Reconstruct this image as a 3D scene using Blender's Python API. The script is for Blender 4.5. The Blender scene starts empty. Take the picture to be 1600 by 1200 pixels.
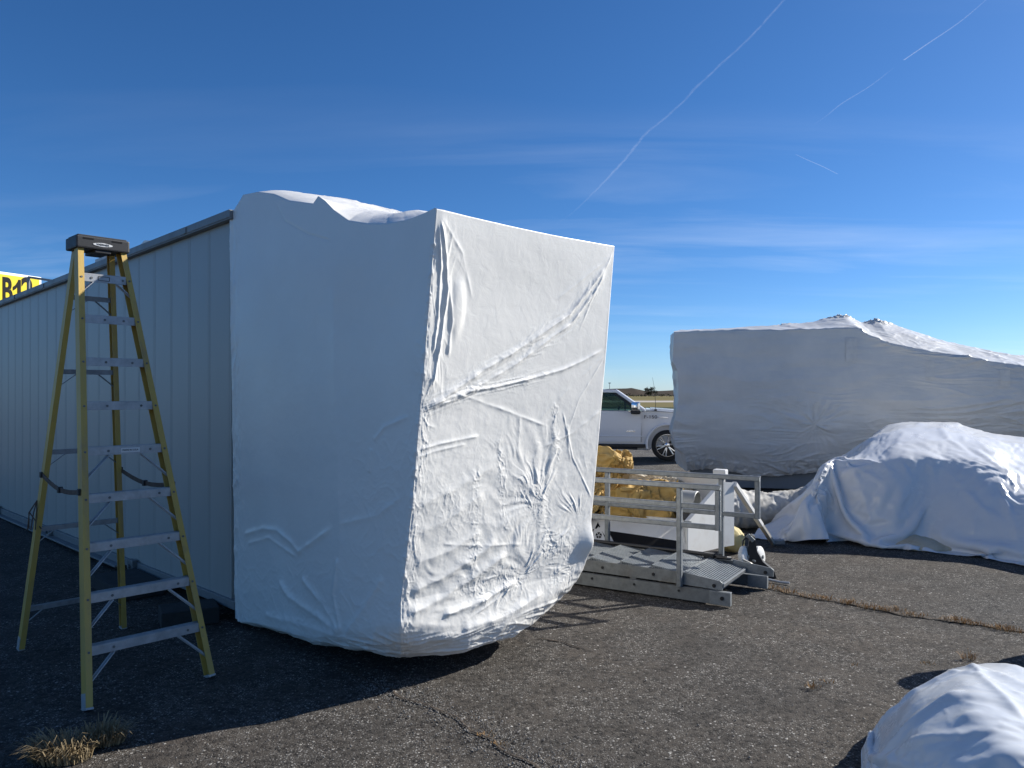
import bpy, bmesh, math, random
import numpy as np
from mathutils import Vector, Matrix

random.seed(7); RNG = np.random.default_rng(11)
scene = bpy.context.scene
COL = scene.collection

# ------------------------------------------------------------------ camera
FPX, HZ, CH = 1200.0, 616.0, 1.80          # focal length (px of a 1600 px wide picture), eye-level row, eye height
cam_d = bpy.data.cameras.new('camera'); cam = bpy.data.objects.new('camera', cam_d); COL.objects.link(cam)
cam.location = (0, 0, CH); cam.rotation_euler = (math.radians(90), 0, 0)
cam_d.sensor_width = 36.0; cam_d.lens = 36.0*FPX/1600.0; cam_d.shift_y = (HZ-600.0)/1600.0
cam_d.clip_start = 0.05; cam_d.clip_end = 150000.0
scene.camera = cam

# ------------------------------------------------------------------ light
SUN_EL = math.radians(31.0)
TO_SUN_H = Vector((0.927, 0.375, 0)).normalized()
to_sun = Vector((TO_SUN_H.x*math.cos(SUN_EL), TO_SUN_H.y*math.cos(SUN_EL), math.sin(SUN_EL)))
sun_d = bpy.data.lights.new('sun', 'SUN'); sun = bpy.data.objects.new('sun', sun_d); COL.objects.link(sun)
sun_d.energy = 3.65; sun_d.angle = math.radians(0.53); sun_d.color = (1.0, 0.972, 0.915)
sun.rotation_euler = to_sun.to_track_quat('Z', 'Y').to_euler(); sun.location = (30, 10, 30)

world = bpy.data.worlds.new('World'); scene.world = world; world.use_nodes = True
def build_world():
    nt = world.node_tree; N = nt.nodes; L = nt.links
    N.clear()
    out = N.new('ShaderNodeOutputWorld'); bg = N.new('ShaderNodeBackground'); bg.inputs['Strength'].default_value = 0.063
    sky = N.new('ShaderNodeTexSky'); sky.sky_type = 'NISHITA'; sky.sun_disc = False
    sky.sun_elevation = SUN_EL; sky.sun_rotation = math.atan2(TO_SUN_H.x, TO_SUN_H.y)
    sky.air_density = 0.72; sky.dust_density = 0.25; sky.ozone_density = 7.5; sky.altitude = 0
    hs = N.new('ShaderNodeHueSaturation'); hs.inputs['Saturation'].default_value = 1.11
    L.new(sky.outputs[0], hs.inputs['Color'])
    # thin cirrus: direction projected on a high plane, stretched noise
    tc = N.new('ShaderNodeTexCoord'); sp = N.new('ShaderNodeSeparateXYZ'); L.new(tc.outputs['Generated'], sp.inputs[0])
    zz = N.new('ShaderNodeMath'); zz.operation = 'MAXIMUM'; zz.inputs[1].default_value = 0.03; L.new(sp.outputs['Z'], zz.inputs[0])
    za = N.new('ShaderNodeMath'); za.operation = 'ADD'; za.inputs[1].default_value = 0.06; L.new(zz.outputs[0], za.inputs[0])
    dx = N.new('ShaderNodeMath'); dx.operation = 'DIVIDE'; L.new(sp.outputs['X'], dx.inputs[0]); L.new(za.outputs[0], dx.inputs[1])
    dy = N.new('ShaderNodeMath'); dy.operation = 'DIVIDE'; L.new(sp.outputs['Y'], dy.inputs[0]); L.new(za.outputs[0], dy.inputs[1])
    cb = N.new('ShaderNodeCombineXYZ'); L.new(dx.outputs[0], cb.inputs[0]); L.new(dy.outputs[0], cb.inputs[1])
    mp = N.new('ShaderNodeMapping'); mp.inputs['Scale'].default_value = (0.42, 1.5, 1); mp.inputs['Rotation'].default_value = (0, 0, math.radians(-14))
    mp.inputs['Location'].default_value = (2.0, 7.0, 0)
    L.new(cb.outputs[0], mp.inputs[0])
    n1 = N.new('ShaderNodeTexNoise'); n1.inputs['Scale'].default_value = 1.2; n1.inputs['Detail'].default_value = 7; n1.inputs['Roughness'].default_value = 0.56; n1.inputs['Distortion'].default_value = 0.5
    L.new(mp.outputs[0], n1.inputs['Vector'])
    r1 = N.new('ShaderNodeMapRange'); r1.inputs[1].default_value = 0.47; r1.inputs[2].default_value = 0.80; r1.inputs[3].default_value = 0; r1.inputs[4].default_value = 0.18
    L.new(n1.outputs['Fac'], r1.inputs[0])
    mp2 = N.new('ShaderNodeMapping'); mp2.inputs['Scale'].default_value = (0.16, 0.4, 1); mp2.inputs['Location'].default_value = (11.9, 1.8, 0); L.new(cb.outputs[0], mp2.inputs[0])
    n2 = N.new('ShaderNodeTexNoise'); n2.inputs['Scale'].default_value = 1.0; n2.inputs['Detail'].default_value = 3; L.new(mp2.outputs[0], n2.inputs['Vector'])
    r2 = N.new('ShaderNodeMapRange'); r2.inputs[1].default_value = 0.37; r2.inputs[2].default_value = 0.62; r2.inputs[3].default_value = 0.0; r2.inputs[4].default_value = 1; L.new(n2.outputs['Fac'], r2.inputs[0])
    mu = N.new('ShaderNodeMath'); mu.operation = 'MULTIPLY'; L.new(r1.outputs[0], mu.inputs[0]); L.new(r2.outputs[0], mu.inputs[1])
    mx = N.new('ShaderNodeMix'); mx.data_type = 'RGBA'; L.new(mu.outputs[0], mx.inputs['Factor']); L.new(hs.outputs[0], mx.inputs['A']); mx.inputs['B'].default_value = (8.6, 9.2, 10.0, 1)
    L.new(mx.outputs['Result'], bg.inputs['Color']); L.new(bg.outputs[0], out.inputs[0])
build_world()
scene.view_settings.view_transform = 'Standard'; scene.view_settings.look = 'None'
scene.view_settings.gamma = 1.0; scene.view_settings.use_curve_mapping = False
scene.view_settings.exposure = 1.05
scene.render.resolution_x = 1024; scene.render.resolution_y = 768
scene.cycles.max_bounces = 8; scene.cycles.transparent_max_bounces = 16

# ------------------------------------------------------------------ small tools
def at(px, py, D):
    "the point D metres ahead that is seen at column px, row py"
    return Vector(((px-800.0)/FPX*D, D, CH-(py-HZ)/FPX*D))
def onz(px, py, z=0.0):
    "the point of the horizontal plane z seen at column px, row py"
    return at(px, py, (CH-z)*FPX/(py-HZ))

def tag(o, label=None, cat=None, group=None, kind=None):
    if label: o['label'] = label
    if cat: o['category'] = cat
    if group: o['group'] = group
    if kind: o['kind'] = kind
    return o
def thing(name, loc, label, cat, group=None, rz=0.0):
    o = bpy.data.objects.new(name, None); COL.objects.link(o); o.location = loc; o.rotation_euler = (0, 0, rz)
    o.empty_display_size = 0.2
    return tag(o, label, cat, group)
def link(name, me, mat=None, parent=None, smooth=False):
    o = bpy.data.objects.new(name, me); COL.objects.link(o)
    if mat: me.materials.clear(); me.materials.append(mat)
    if smooth: me.polygons.foreach_set('use_smooth', np.ones(len(me.polygons), dtype=bool))
    if parent is not None: o.parent = parent
    return o
def wmat(p):
    "rest matrix of an unparented or singly parented unscaled object"
    m = Matrix.Translation(p.location) @ p.rotation_euler.to_matrix().to_4x4()
    return wmat(p.parent) @ m if p.parent else m

class MB:
    "collects shapes; build() links them as one mesh object. World coordinates are brought into the parent's frame."
    def __init__(s): s.v = []; s.f = []
    def add(s, vs, fs):
        b = len(s.v); s.v += [Vector(q) for q in vs]; s.f += [tuple(i+b for i in f) for f in fs]; return s
    def box(s, c, size, X=(1,0,0), Y=(0,1,0), Z=(0,0,1), ch=0.0):
        c = Vector(c); X, Y, Z = (Vector(a).normalized() for a in (X, Y, Z)); hx, hy, hz = (k/2 for k in size)
        if ch <= 0:
            vs = [c+X*(i*hx)+Y*(j*hy)+Z*(k*hz) for i in (-1,1) for j in (-1,1) for k in (-1,1)]
            return s.add(vs, [(0,1,3,2),(4,6,7,5),(0,4,5,1),(2,3,7,6),(0,2,6,4),(1,5,7,3)])
        bm = bmesh.new(); bmesh.ops.create_cube(bm, size=1.0)
        for q in bm.verts: q.co = Vector((q.co.x*size[0], q.co.y*size[1], q.co.z*size[2]))
        bmesh.ops.bevel(bm, geom=list(bm.edges), offset=ch, segments=2, profile=0.6, affect='EDGES')
        bm.verts.index_update()
        s.add([c+X*q.co.x+Y*q.co.y+Z*q.co.z for q in bm.verts], [tuple(q.index for q in f.verts) for f in bm.faces]); bm.free(); return s
    def sweep(s, prof, p0, p1, X, Y):
        "closed 2-D profile (list of (x, y)) carried from p0 to p1"
        p0, p1, X, Y = Vector(p0), Vector(p1), Vector(X).normalized(), Vector(Y).normalized(); n = len(prof)
        vs = [p0+X*a+Y*b for a, b in prof]+[p1+X*a+Y*b for a, b in prof]
        return s.add(vs, [(i, (i+1) % n, n+(i+1) % n, n+i) for i in range(n)]+[tuple(range(n-1, -1, -1)), tuple(range(n, 2*n))])
    def bar(s, p0, p1, w, h, up=(0,0,1)):
        p0, p1 = Vector(p0), Vector(p1); d = (p1-p0).normalized(); X = d.cross(Vector(up))
        if X.length < 1e-4: X = d.cross(Vector((1,0,0)))
        X.normalize(); Y = X.cross(d).normalized(); a, b = w/2, h/2; c = min(w, h)*0.14
        return s.sweep([(-a+c,-b),(a-c,-b),(a,-b+c),(a,b-c),(a-c,b),(-a+c,b),(-a,b-c),(-a,-b+c)], p0, p1, X, Y)
    def tube(s, pts, r, n=10, caps=True):
        pts = [Vector(p) for p in pts]; m = len(pts); rr = r if isinstance(r, (list, tuple)) else [r]*m
        t0 = (pts[1]-pts[0]).normalized(); ref = Vector((0,0,1)) if abs(t0.z) < 0.9 else Vector((1,0,0)); X = t0.cross(ref).normalized(); vs = []
        for i, p in enumerate(pts):
            t = (pts[min(i+1, m-1)]-pts[max(i-1, 0)]).normalized(); X = (X-t*X.dot(t)).normalized(); Y = t.cross(X)
            vs += [p+(X*math.cos(2*math.pi*k/n)+Y*math.sin(2*math.pi*k/n))*rr[i] for k in range(n)]
        fs = [(i*n+k, i*n+(k+1) % n, (i+1)*n+(k+1) % n, (i+1)*n+k) for i in range(m-1) for k in range(n)]
        if caps: fs += [tuple(range(n-1, -1, -1)), tuple(range((m-1)*n, m*n))]
        return s.add(vs, fs)
    def cyl(s, p0, p1, r, n=16): return s.tube([p0, p1], r, n)
    def prism(s, poly, ext):
        "a flat polygon of 3-D points thickened by the vector ext"
        n = len(poly); poly = [Vector(p) for p in poly]; e = Vector(ext)
        return s.add(poly+[p+e for p in poly], [tuple(range(n-1, -1, -1)), tuple(range(n, 2*n))]+[(i, (i+1) % n, n+(i+1) % n, n+i) for i in range(n)])
    def lathe(s, c, axis, prof, n=32, caps=True):
        "profile of (radius, distance along the axis)"
        c = Vector(c); A = Vector(axis).normalized(); X = A.orthogonal().normalized(); Y = A.cross(X); m = len(prof)
        vs = [c+A*h+(X*math.cos(2*math.pi*k/n)+Y*math.sin(2*math.pi*k/n))*r for r, h in prof for k in range(n)]
        fs = [(i*n+k, i*n+(k+1) % n, (i+1)*n+(k+1) % n, (i+1)*n+k) for i in range(m-1) for k in range(n)]
        return s.add(vs, fs+([tuple(range(n-1, -1, -1)), tuple(range((m-1)*n, m*n))] if caps else []))
    def build(s, name, mat, parent=None, smooth=False, kind=None, label=None):
        inv = wmat(parent).inverted() if parent is not None else None
        me = bpy.data.meshes.new(name)
        me.from_pydata([(inv @ v if inv else v) for v in s.v], [], s.f)
        bm = bmesh.new(); bm.from_mesh(me); bmesh.ops.recalc_face_normals(bm, faces=bm.faces); bm.to_mesh(me); bm.free()
        if smooth:
            me.polygons.foreach_set('use_smooth', np.ones(len(me.polygons), dtype=bool)); me.set_sharp_from_angle(angle=math.radians(38))
        o = link(name, me, mat, parent)
        return tag(o, label, None, None, kind)

def grid_mesh(name, Pt, mat, parent=None, closed=False, smooth=True):
    "Pt: (rows, columns, 3) array in world coordinates"
    nv, nu = Pt.shape[:2]
    P2 = Pt.reshape(-1, 3).astype(np.float64)
    if parent is not None:
        inv = np.array(wmat(parent).inverted()); P2 = P2 @ inv[:3,:3].T+inv[:3,3]
    idx = np.arange(nv*nu).reshape(nv, nu)
    if closed:
        a = idx[:-1]; b = np.roll(idx, -1, axis=1)[:-1]; c = np.roll(idx, -1, axis=1)[1:]; d = idx[1:]
    else:
        a = idx[:-1,:-1]; b = idx[:-1,1:]; c = idx[1:,1:]; d = idx[1:,:-1]
    q = np.stack([a, b, c, d], -1).reshape(-1, 4); nq = len(q)
    me = bpy.data.meshes.new(name); me.vertices.add(len(P2)); me.vertices.foreach_set('co', P2.ravel())
    me.loops.add(nq*4); me.loops.foreach_set('vertex_index', q.ravel().astype(np.int32))
    me.polygons.add(nq); me.polygons.foreach_set('loop_start', np.arange(0, nq*4, 4, dtype=np.int32)); me.polygons.foreach_set('loop_total', np.full(nq, 4, dtype=np.int32))
    me.update(calc_edges=True); me.validate()
    return link(name, me, mat, parent, smooth)

# numpy noise -----------------------------------------------------------------
def vnoise(p, seed=0):
    "smooth gradient-like value noise in about -1..1, p is (..., 3)"
    sh = p.shape[:-1]; p = p.reshape(-1, 3); i = np.floor(p).astype(np.int64); f = p-i; u = f*f*f*(f*(f*6-15)+10)
    res = np.zeros(len(p))
    for dx in (0, 1):
        wx = u[:,0] if dx else 1-u[:,0]
        for dy in (0, 1):
            wy = u[:,1] if dy else 1-u[:,1]
            for dz in (0, 1):
                wz = u[:,2] if dz else 1-u[:,2]
                h = ((i[:,0]+dx)*374761393+(i[:,1]+dy)*668265263+(i[:,2]+dz)*1274126177+seed*974711) & 0xffffffff
                h = ((h ^ (h >> 13))*1103515245) & 0xffffffff; h = (h ^ (h >> 16)) & 0xffffffff
                a = h.astype(np.float64)*(2*math.pi/4294967296.0); c = (((h*2654435761) & 0xffffffff).astype(np.float64)/4294967296.0)*2-1
                s_ = np.sqrt(np.maximum(0, 1-c*c))
                g = np.cos(a)*s_*(f[:,0]-dx)+np.sin(a)*s_*(f[:,1]-dy)+c*(f[:,2]-dz)
                res += g*wx*wy*wz
    return (res*1.7).reshape(sh)
def fbm(p, o=4, seed=0, g=0.5):
    r = np.zeros(p.shape[:-1]); a = 1.0; k = 1.0
    for j in range(o): r += a*vnoise(p*k, seed+j*17); a *= g; k *= 2.03
    return r
def crease(p, seed=0, o=3, sharp=3.0, warp=0.5):
    "thin branching ridges, 0..1"
    w = np.stack([vnoise(p*0.7, seed+91), vnoise(p*0.7, seed+92), vnoise(p*0.7, seed+93)], -1)*warp
    q = p+w; r = np.zeros(p.shape[:-1]); a = 1.0; k = 1.0; t = 0
    for j in range(o):
        r += a*np.maximum(0, 1-np.abs(vnoise(q*k, seed+j*31))*2.2)**sharp; t += a; a *= 0.55; k *= 2.1
    return r/t
def sstep(a, b, x):
    t = np.clip((x-a)/(b-a), 0, 1); return t*t*(3-2*t)
def poly_dist(P, line):
    "distance of points P (..., 3) to a polyline, and the run length (0..1) of the nearest point"
    best = np.full(P.shape[:-1], 1e9); run = np.zeros(P.shape[:-1]); L = [np.array(q, float) for q in line]
    seg = [np.linalg.norm(L[i+1]-L[i]) for i in range(len(L)-1)]; tot = sum(seg); acc = 0
    for i in range(len(L)-1):
        d = L[i+1]-L[i]; t = np.clip(((P-L[i]) @ d)/(d @ d), 0, 1); q = L[i]+t[..., None]*d
        dd = np.linalg.norm(P-q, axis=-1); m = dd < best; best = np.where(m, dd, best); run = np.where(m, (acc+t*seg[i])/tot, run); acc += seg[i]
    return best, run
def normals(Pt, closed=False):
    if closed: du = np.roll(Pt, -1, 1)-np.roll(Pt, 1, 1)
    else: du = np.gradient(Pt, axis=1)
    dv = np.gradient(Pt, axis=0); n = np.cross(du, dv); l = np.linalg.norm(n, axis=-1, keepdims=True); return n/np.maximum(l, 1e-9)
def linear(C, n):
    C = np.asarray(C, float); t = np.linspace(0, len(C)-1, n); i = np.minimum(np.floor(t).astype(int), len(C)-2); f = (t-i).reshape((-1,)+(1,)*(C.ndim-1)); return C[i]*(1-f)+C[i+1]*f
def catmull(C, n, closed=False):
    "resample control rows C (k, ..., 3) to n rows, Catmull-Rom"
    C = np.asarray(C, float); k = len(C)
    t = np.linspace(0, k if closed else k-1, n, endpoint=not closed); i = np.floor(t).astype(int)
    if not closed: i = np.minimum(i, k-2)
    f = (t-i).reshape((-1,)+(1,)*(C.ndim-1))
    g = (lambda j: C[j % k]) if closed else (lambda j: C[np.clip(j, 0, k-1)])
    p0, p1, p2, p3 = g(i-1), g(i), g(i+1), g(i+2)
    return 0.5*(2*p1+(p2-p0)*f+(2*p0-5*p1+4*p2-p3)*f*f+(3*p1-p0-3*p2+p3)*f**3)

# ------------------------------------------------------------------ materials
def mat(name, col, rough=0.6, metal=0.0, spec=0.5, var=0.0, vscale=3.0, var_col=None, bump=0.0, bscale=60.0, dirt=None, dirt_amt=0.0, dirt_scale=2.0, coat=0.0, stretch=None):
    m = bpy.data.materials.new(name); m.use_nodes = True; nt = m.node_tree; N = nt.nodes; L = nt.links; b = N['Principled BSDF']
    b.inputs['Base Color'].default_value = (*col, 1); b.inputs['Roughness'].default_value = rough; b.inputs['Metallic'].default_value = metal
    b.inputs['Specular IOR Level'].default_value = spec; b.inputs['Coat Weight'].default_value = coat; b.inputs['Coat Roughness'].default_value = 0.05
    if var or bump or dirt:
        tc = N.new('ShaderNodeTexCoord'); mp = N.new('ShaderNodeMapping'); L.new(tc.outputs['Object'], mp.inputs[0])
        if stretch: mp.inputs['Scale'].default_value = stretch
    last = None
    if var:
        n = N.new('ShaderNodeTexNoise'); n.inputs['Scale'].default_value = vscale; n.inputs['Detail'].default_value = 6; n.inputs['Roughness'].default_value = 0.65; L.new(mp.outputs[0], n.inputs['Vector'])
        r = N.new('ShaderNodeMapRange'); r.inputs[1].default_value = 0.3; r.inputs[2].default_value = 0.7; L.new(n.outputs['Fac'], r.inputs[0])
        x = N.new('ShaderNodeMix'); x.data_type = 'RGBA'; L.new(r.outputs[0], x.inputs['Factor'])
        x.inputs['A'].default_value = (*col, 1); vc = var_col or tuple(c*(1-var) for c in col); x.inputs['B'].default_value = (*vc, 1); last = x.outputs['Result']
        rr = N.new('ShaderNodeMapRange'); rr.inputs[3].default_value = max(0.02, rough-0.12); rr.inputs[4].default_value = min(1, rough+0.12); L.new(n.outputs['Fac'], rr.inputs[0]); L.new(rr.outputs[0], b.inputs['Roughness'])
    if dirt:
        n = N.new('ShaderNodeTexNoise'); n.inputs['Scale'].default_value = dirt_scale; n.inputs['Detail'].default_value = 8; n.inputs['Roughness'].default_value = 0.72; L.new(mp.outputs[0], n.inputs['Vector'])
        r = N.new('ShaderNodeMapRange'); r.inputs[1].default_value = 0.52; r.inputs[2].default_value = 0.72; r.inputs[4].default_value = dirt_amt; L.new(n.outputs['Fac'], r.inputs[0])
        x = N.new('ShaderNodeMix'); x.data_type = 'RGBA'; L.new(r.outputs[0], x.inputs['Factor'])
        if last: L.new(last, x.inputs['A'])
        else: x.inputs['A'].default_value = (*col, 1)
        x.inputs['B'].default_value = (*dirt, 1); last = x.outputs['Result']
    if last: L.new(last, b.inputs['Base Color'])
    if bump:
        n = N.new('ShaderNodeTexNoise'); n.inputs['Scale'].default_value = bscale; n.inputs['Detail'].default_value = 5; L.new(mp.outputs[0], n.inputs['Vector'])
        bp = N.new('ShaderNodeBump'); bp.inputs['Strength'].default_value = 1; bp.inputs['Distance'].default_value = bump; L.new(n.outputs['Fac'], bp.inputs['Height']); L.new(bp.outputs[0], b.inputs['Normal'])
    return m

def asphalt_mat(name, base=(0.055,0.0485,0.0415), light=1.0):
    m = bpy.data.materials.new(name); m.use_nodes = True; nt = m.node_tree; N = nt.nodes; L = nt.links; b = N['Principled BSDF']
    b.inputs['Roughness'].default_value = 0.9; b.inputs['Specular IOR Level'].default_value = 0.25
    tc = N.new('ShaderNodeTexCoord'); co = tc.outputs['Object']
    def noise(s, d=5, r=0.6):
        n = N.new('ShaderNodeTexNoise'); n.inputs['Scale'].default_value = s; n.inputs['Detail'].default_value = d; n.inputs['Roughness'].default_value = r; L.new(co, n.inputs['Vector']); return n.outputs['Fac']
    def rng(v, a, c, lo=0.0, hi=1.0):
        r = N.new('ShaderNodeMapRange'); r.inputs[1].default_value = a; r.inputs[2].default_value = c; r.inputs[3].default_value = lo; r.inputs[4].default_value = hi; L.new(v, r.inputs[0]); return r.outputs[0]
    def mixc(f, A, B):
        x = N.new('ShaderNodeMix'); x.data_type = 'RGBA'; L.new(f, x.inputs['Factor'])
        for s, v in (('A', A), ('B', B)):
            if isinstance(v, tuple): x.inputs[s].default_value = (*v, 1)
            else: L.new(v, x.inputs[s])
        return x.outputs['Result']
    def math2(op, a, c):
        x = N.new('ShaderNodeMath'); x.operation = op
        for k, v in ((0, a), (1, c)):
            if isinstance(v, (int, float)): x.inputs[k].default_value = v
            else: L.new(v, x.inputs[k])
        return x.outputs[0]
    k = light
    c = mixc(rng(noise(0.55, 6), 0.35, 0.66), tuple(v*k for v in base), tuple(v*k*f for v, f in zip(base, (1.45, 1.34, 1.22))))
    c = mixc(rng(noise(2.3, 6), 0.45, 0.7, 0, 0.55), c, tuple(v*k*f for v, f in zip(base, (0.62, 0.62, 0.63))))
    c = mixc(rng(noise(0.9, 4), 0.58, 0.72, 0, 0.5), c, (0.062*k, 0.047*k, 0.036*k))
    # aggregate: three sizes of stones, each cell its own tone
    h = None
    for sc, th, hi, dens in ((130, 0.42, 0.27, 0.30), (62, 0.36, 0.42, 0.40), (34, 0.30, 0.62, 0.80)):
        v = N.new('ShaderNodeTexVoronoi'); v.inputs['Scale'].default_value = sc; v.inputs['Randomness'].default_value = 1; L.new(co, v.inputs['Vector'])
        sx = N.new('ShaderNodeSeparateColor'); L.new(v.outputs['Color'], sx.inputs[0])
        near = rng(v.outputs['Distance'], th, th*0.7)
        pick = rng(sx.outputs[0], dens, dens+0.04)
        patch = rng(noise(1.1 if sc < 60 else 2.6, 4), 0.36, 0.60, 0.15, 1.0)
        f = math2('MULTIPLY', math2('MULTIPLY', near, pick), patch)
        f = math2('MULTIPLY', f, rng(sx.outputs[1], 0, 1, 0.25, 1.0))
        c = mixc(f, c, (hi*0.98*k, hi*0.93*k, hi*0.85*k))
        dk = math2('MULTIPLY', rng(sx.outputs[2], 0.62, 0.70, 0, 0.40), rng(sx.outputs[0], dens, dens-0.05)); c = mixc(dk, c, (0.008*k, 0.0072*k, 0.0066*k))
        hh = math2('MULTIPLY', near, 0.6/sc*7)
        h = hh if h is None else math2('ADD', h, hh)
    h = math2('ADD', h, math2('MULTIPLY', noise(140, 3), 0.06))
    bp = N.new('ShaderNodeBump'); bp.inputs['Strength'].default_value = 1.0; bp.inputs['Distance'].default_value = 0.045; L.new(h, bp.inputs['Height']); L.new(bp.outputs[0], b.inputs['Normal'])
    L.new(c, b.inputs['Base Color'])
    return m

def wrap_mat(name, col=(0.90,0.865,0.80), rough=0.32, bump=0.0020, bscale=(5,5,5), tint=(0.84,0.81,0.75)):
    m = mat(name, col, rough, 0, 0.45, var=0.08, vscale=1.3, var_col=tint)
    nt = m.node_tree; N = nt.nodes; L = nt.links; b = N['Principled BSDF']
    tc = N.new('ShaderNodeTexCoord'); mp = N.new('ShaderNodeMapping'); mp.inputs['Scale'].default_value = bscale; L.new(tc.outputs['Object'], mp.inputs[0])
    n = N.new('ShaderNodeTexNoise'); n.inputs['Scale'].default_value = 2.0; n.inputs['Detail'].default_value = 5; n.inputs['Roughness'].default_value = 0.55; n.inputs['Distortion'].default_value = 0.8; L.new(mp.outputs[0], n.inputs['Vector'])
    bp = N.new('ShaderNodeBump'); bp.inputs['Strength'].default_value = 1.0; bp.inputs['Distance'].default_value = bump; L.new(n.outputs['Fac'], bp.inputs['Height']); L.new(bp.outputs[0], b.inputs['Normal'])
    return m

M = {}
M['asphalt'] = asphalt_mat('asphalt')
M['apron'] = asphalt_mat('grazing_toned_asphalt', (0.060,0.056,0.051), 1.25)  # lightened colour puts the grazing-angle brightening into the far asphalt
M['wrap'] = wrap_mat('white_shrink_film')
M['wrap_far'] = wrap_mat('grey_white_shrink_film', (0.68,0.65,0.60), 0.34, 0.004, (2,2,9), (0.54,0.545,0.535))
M['tarp'] = wrap_mat('white_tarpaulin', (0.70,0.70,0.70), 0.25, 0.003, (2.2,2.2,2.2), (0.66,0.66,0.66))
M['panel'] = mat('cream_panel_paint', (0.43,0.41,0.37), 0.42, 0, 0.5, var=0.07, vscale=0.9, bump=0.0006, bscale=2.0, dirt=(0.30,0.29,0.26), dirt_amt=0.25, dirt_scale=1.6, stretch=(1,1,0.25))
M['trim'] = mat('grey_trim_paint', (0.26,0.26,0.25), 0.5, 0, 0.5, var=0.2, vscale=4, dirt=(0.10,0.09,0.08), dirt_amt=0.5, dirt_scale=5)
M['sill'] = mat('pale_sill_paint', (0.22,0.225,0.225), 0.5, 0, 0.5, var=0.2, vscale=4, dirt=(0.12,0.10,0.08), dirt_amt=0.5, dirt_scale=6)
M['roofing'] = mat('grey_roof_sheet', (0.35,0.35,0.34), 0.7, var=0.2)
M['yellow_rail'] = mat('yellow_fibreglass', (0.60,0.385,0.08), 0.5, 0, 0.4, var=0.3, vscale=5, var_col=(0.48,0.33,0.10), bump=0.0006, bscale=120, dirt=(0.24,0.17,0.14), dirt_amt=0.75, dirt_scale=3.0, stretch=(1,1,0.35))
M['alu'] = mat('worn_aluminium', (0.50,0.51,0.52), 0.45, 0.35, 0.5, var=0.3, vscale=14, bump=0.0004, bscale=90, dirt=(0.30,0.26,0.24), dirt_amt=0.5, dirt_scale=11)
M['black_plastic'] = mat('black_cap_plastic', (0.028,0.028,0.030), 0.55, var=0.4, vscale=30, bump=0.0006, bscale=150)
M['strap'] = mat('brown_webbing', (0.13,0.085,0.06), 0.8, var=0.3, vscale=20)
M['white_print'] = mat('white_print', (0.72,0.72,0.70), 0.5)
M['black_print'] = mat('black_print', (0.010,0.010,0.011), 0.6, 0, 0.15)
M['galv'] = mat('galvanised_steel', (0.25,0.265,0.27), 0.48, 0.35, 0.5, var=0.35, vscale=22, bump=0.0005, bscale=70, dirt=(0.16,0.155,0.14), dirt_amt=0.5, dirt_scale=9)
M['galv_beam'] = mat('weathered_galvanised_steel', (0.19,0.20,0.20), 0.55, 0.3, 0.5, var=0.35, vscale=18, dirt=(0.10,0.08,0.06), dirt_amt=0.6, dirt_scale=6)
M['white_steel'] = mat('white_painted_steel', (0.70,0.69,0.66), 0.4, 0, 0.5, var=0.06, vscale=3, dirt=(0.45,0.38,0.30), dirt_amt=0.35, dirt_scale=4)
M['black_steel'] = mat('black_painted_steel', (0.012,0.012,0.014), 0.42, var=0.3, vscale=12)
M['rust_steel'] = mat('rusty_white_steel', (0.66,0.64,0.60), 0.55, var=0.1, vscale=6, dirt=(0.16,0.055,0.03), dirt_amt=0.9, dirt_scale=5)
M['canvas'] = mat('yellow_canvas', (0.47,0.28,0.06), 0.75, 0, 0.3, var=0.3, vscale=3.0, var_col=(0.47,0.33,0.14), bump=0.003, bscale=14, dirt=(0.24,0.12,0.03), dirt_amt=0.6, dirt_scale=4)
M['canvas_pale'] = mat('pale_canvas', (0.56,0.49,0.37), 0.75, 0, 0.3, var=0.2, vscale=4, bump=0.004, bscale=14, dirt=(0.28,0.22,0.14), dirt_amt=0.5, dirt_scale=5)
M['grey_cloth'] = mat('dirty_white_film', (0.60,0.585,0.55), 0.55, 0, 0.4, var=0.25, vscale=4, var_col=(0.42,0.39,0.33), bump=0.004, bscale=12, dirt=(0.24,0.20,0.15), dirt_amt=0.7, dirt_scale=7)
M['pipe'] = mat('grey_pipe', (0.42,0.42,0.40), 0.5, 0.2, var=0.2, vscale=9)
M['concrete'] = mat('concrete', (0.035,0.034,0.032), 0.9, var=0.3, vscale=8, bump=0.004, bscale=40)
M['truck_white'] = mat('white_car_paint', (0.74,0.75,0.77), 0.25, 0.0, 0.5, coat=0.6)
M['chrome'] = mat('chrome', (0.72,0.73,0.75), 0.12, 1.0)
M['rubber'] = mat('tyre_rubber', (0.018,0.018,0.018), 0.8, var=0.3, vscale=20)
M['black_trim'] = mat('black_trim', (0.012,0.012,0.013), 0.45)
M['seat'] = mat('pale_seat_leather', (0.42,0.40,0.37), 0.6)
M['sign_yellow'] = mat('yellow_sign_face', (0.74,0.56,0.002), 0.4, var=0.03, vscale=2)
M['sign_white'] = mat('white_sign_frame', (0.78,0.78,0.77), 0.4)
M['soil'] = mat('dry_soil', (0.085,0.062,0.042), 0.95, var=0.4, vscale=30, bump=0.004, bscale=60)
M['field'] = mat('dry_grassland', (0.21,0.155,0.062), 0.95, 0, 0.1, var=0.4, vscale=0.02, var_col=(0.12,0.115,0.04), stretch=(0.25,1,1))
M['verge'] = mat('green_verge', (0.045,0.055,0.022), 0.95, 0, 0.1, var=0.4, vscale=0.15, var_col=(0.09,0.08,0.03))
M['runway'] = mat('pale_concrete_runway', (0.42,0.37,0.31), 0.9, var=0.15, vscale=0.05)
M['hill'] = mat('brown_scrub_hill', (0.072,0.052,0.036), 0.95, 0, 0.1, var=0.4, vscale=0.03, var_col=(0.045,0.040,0.028))
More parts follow.
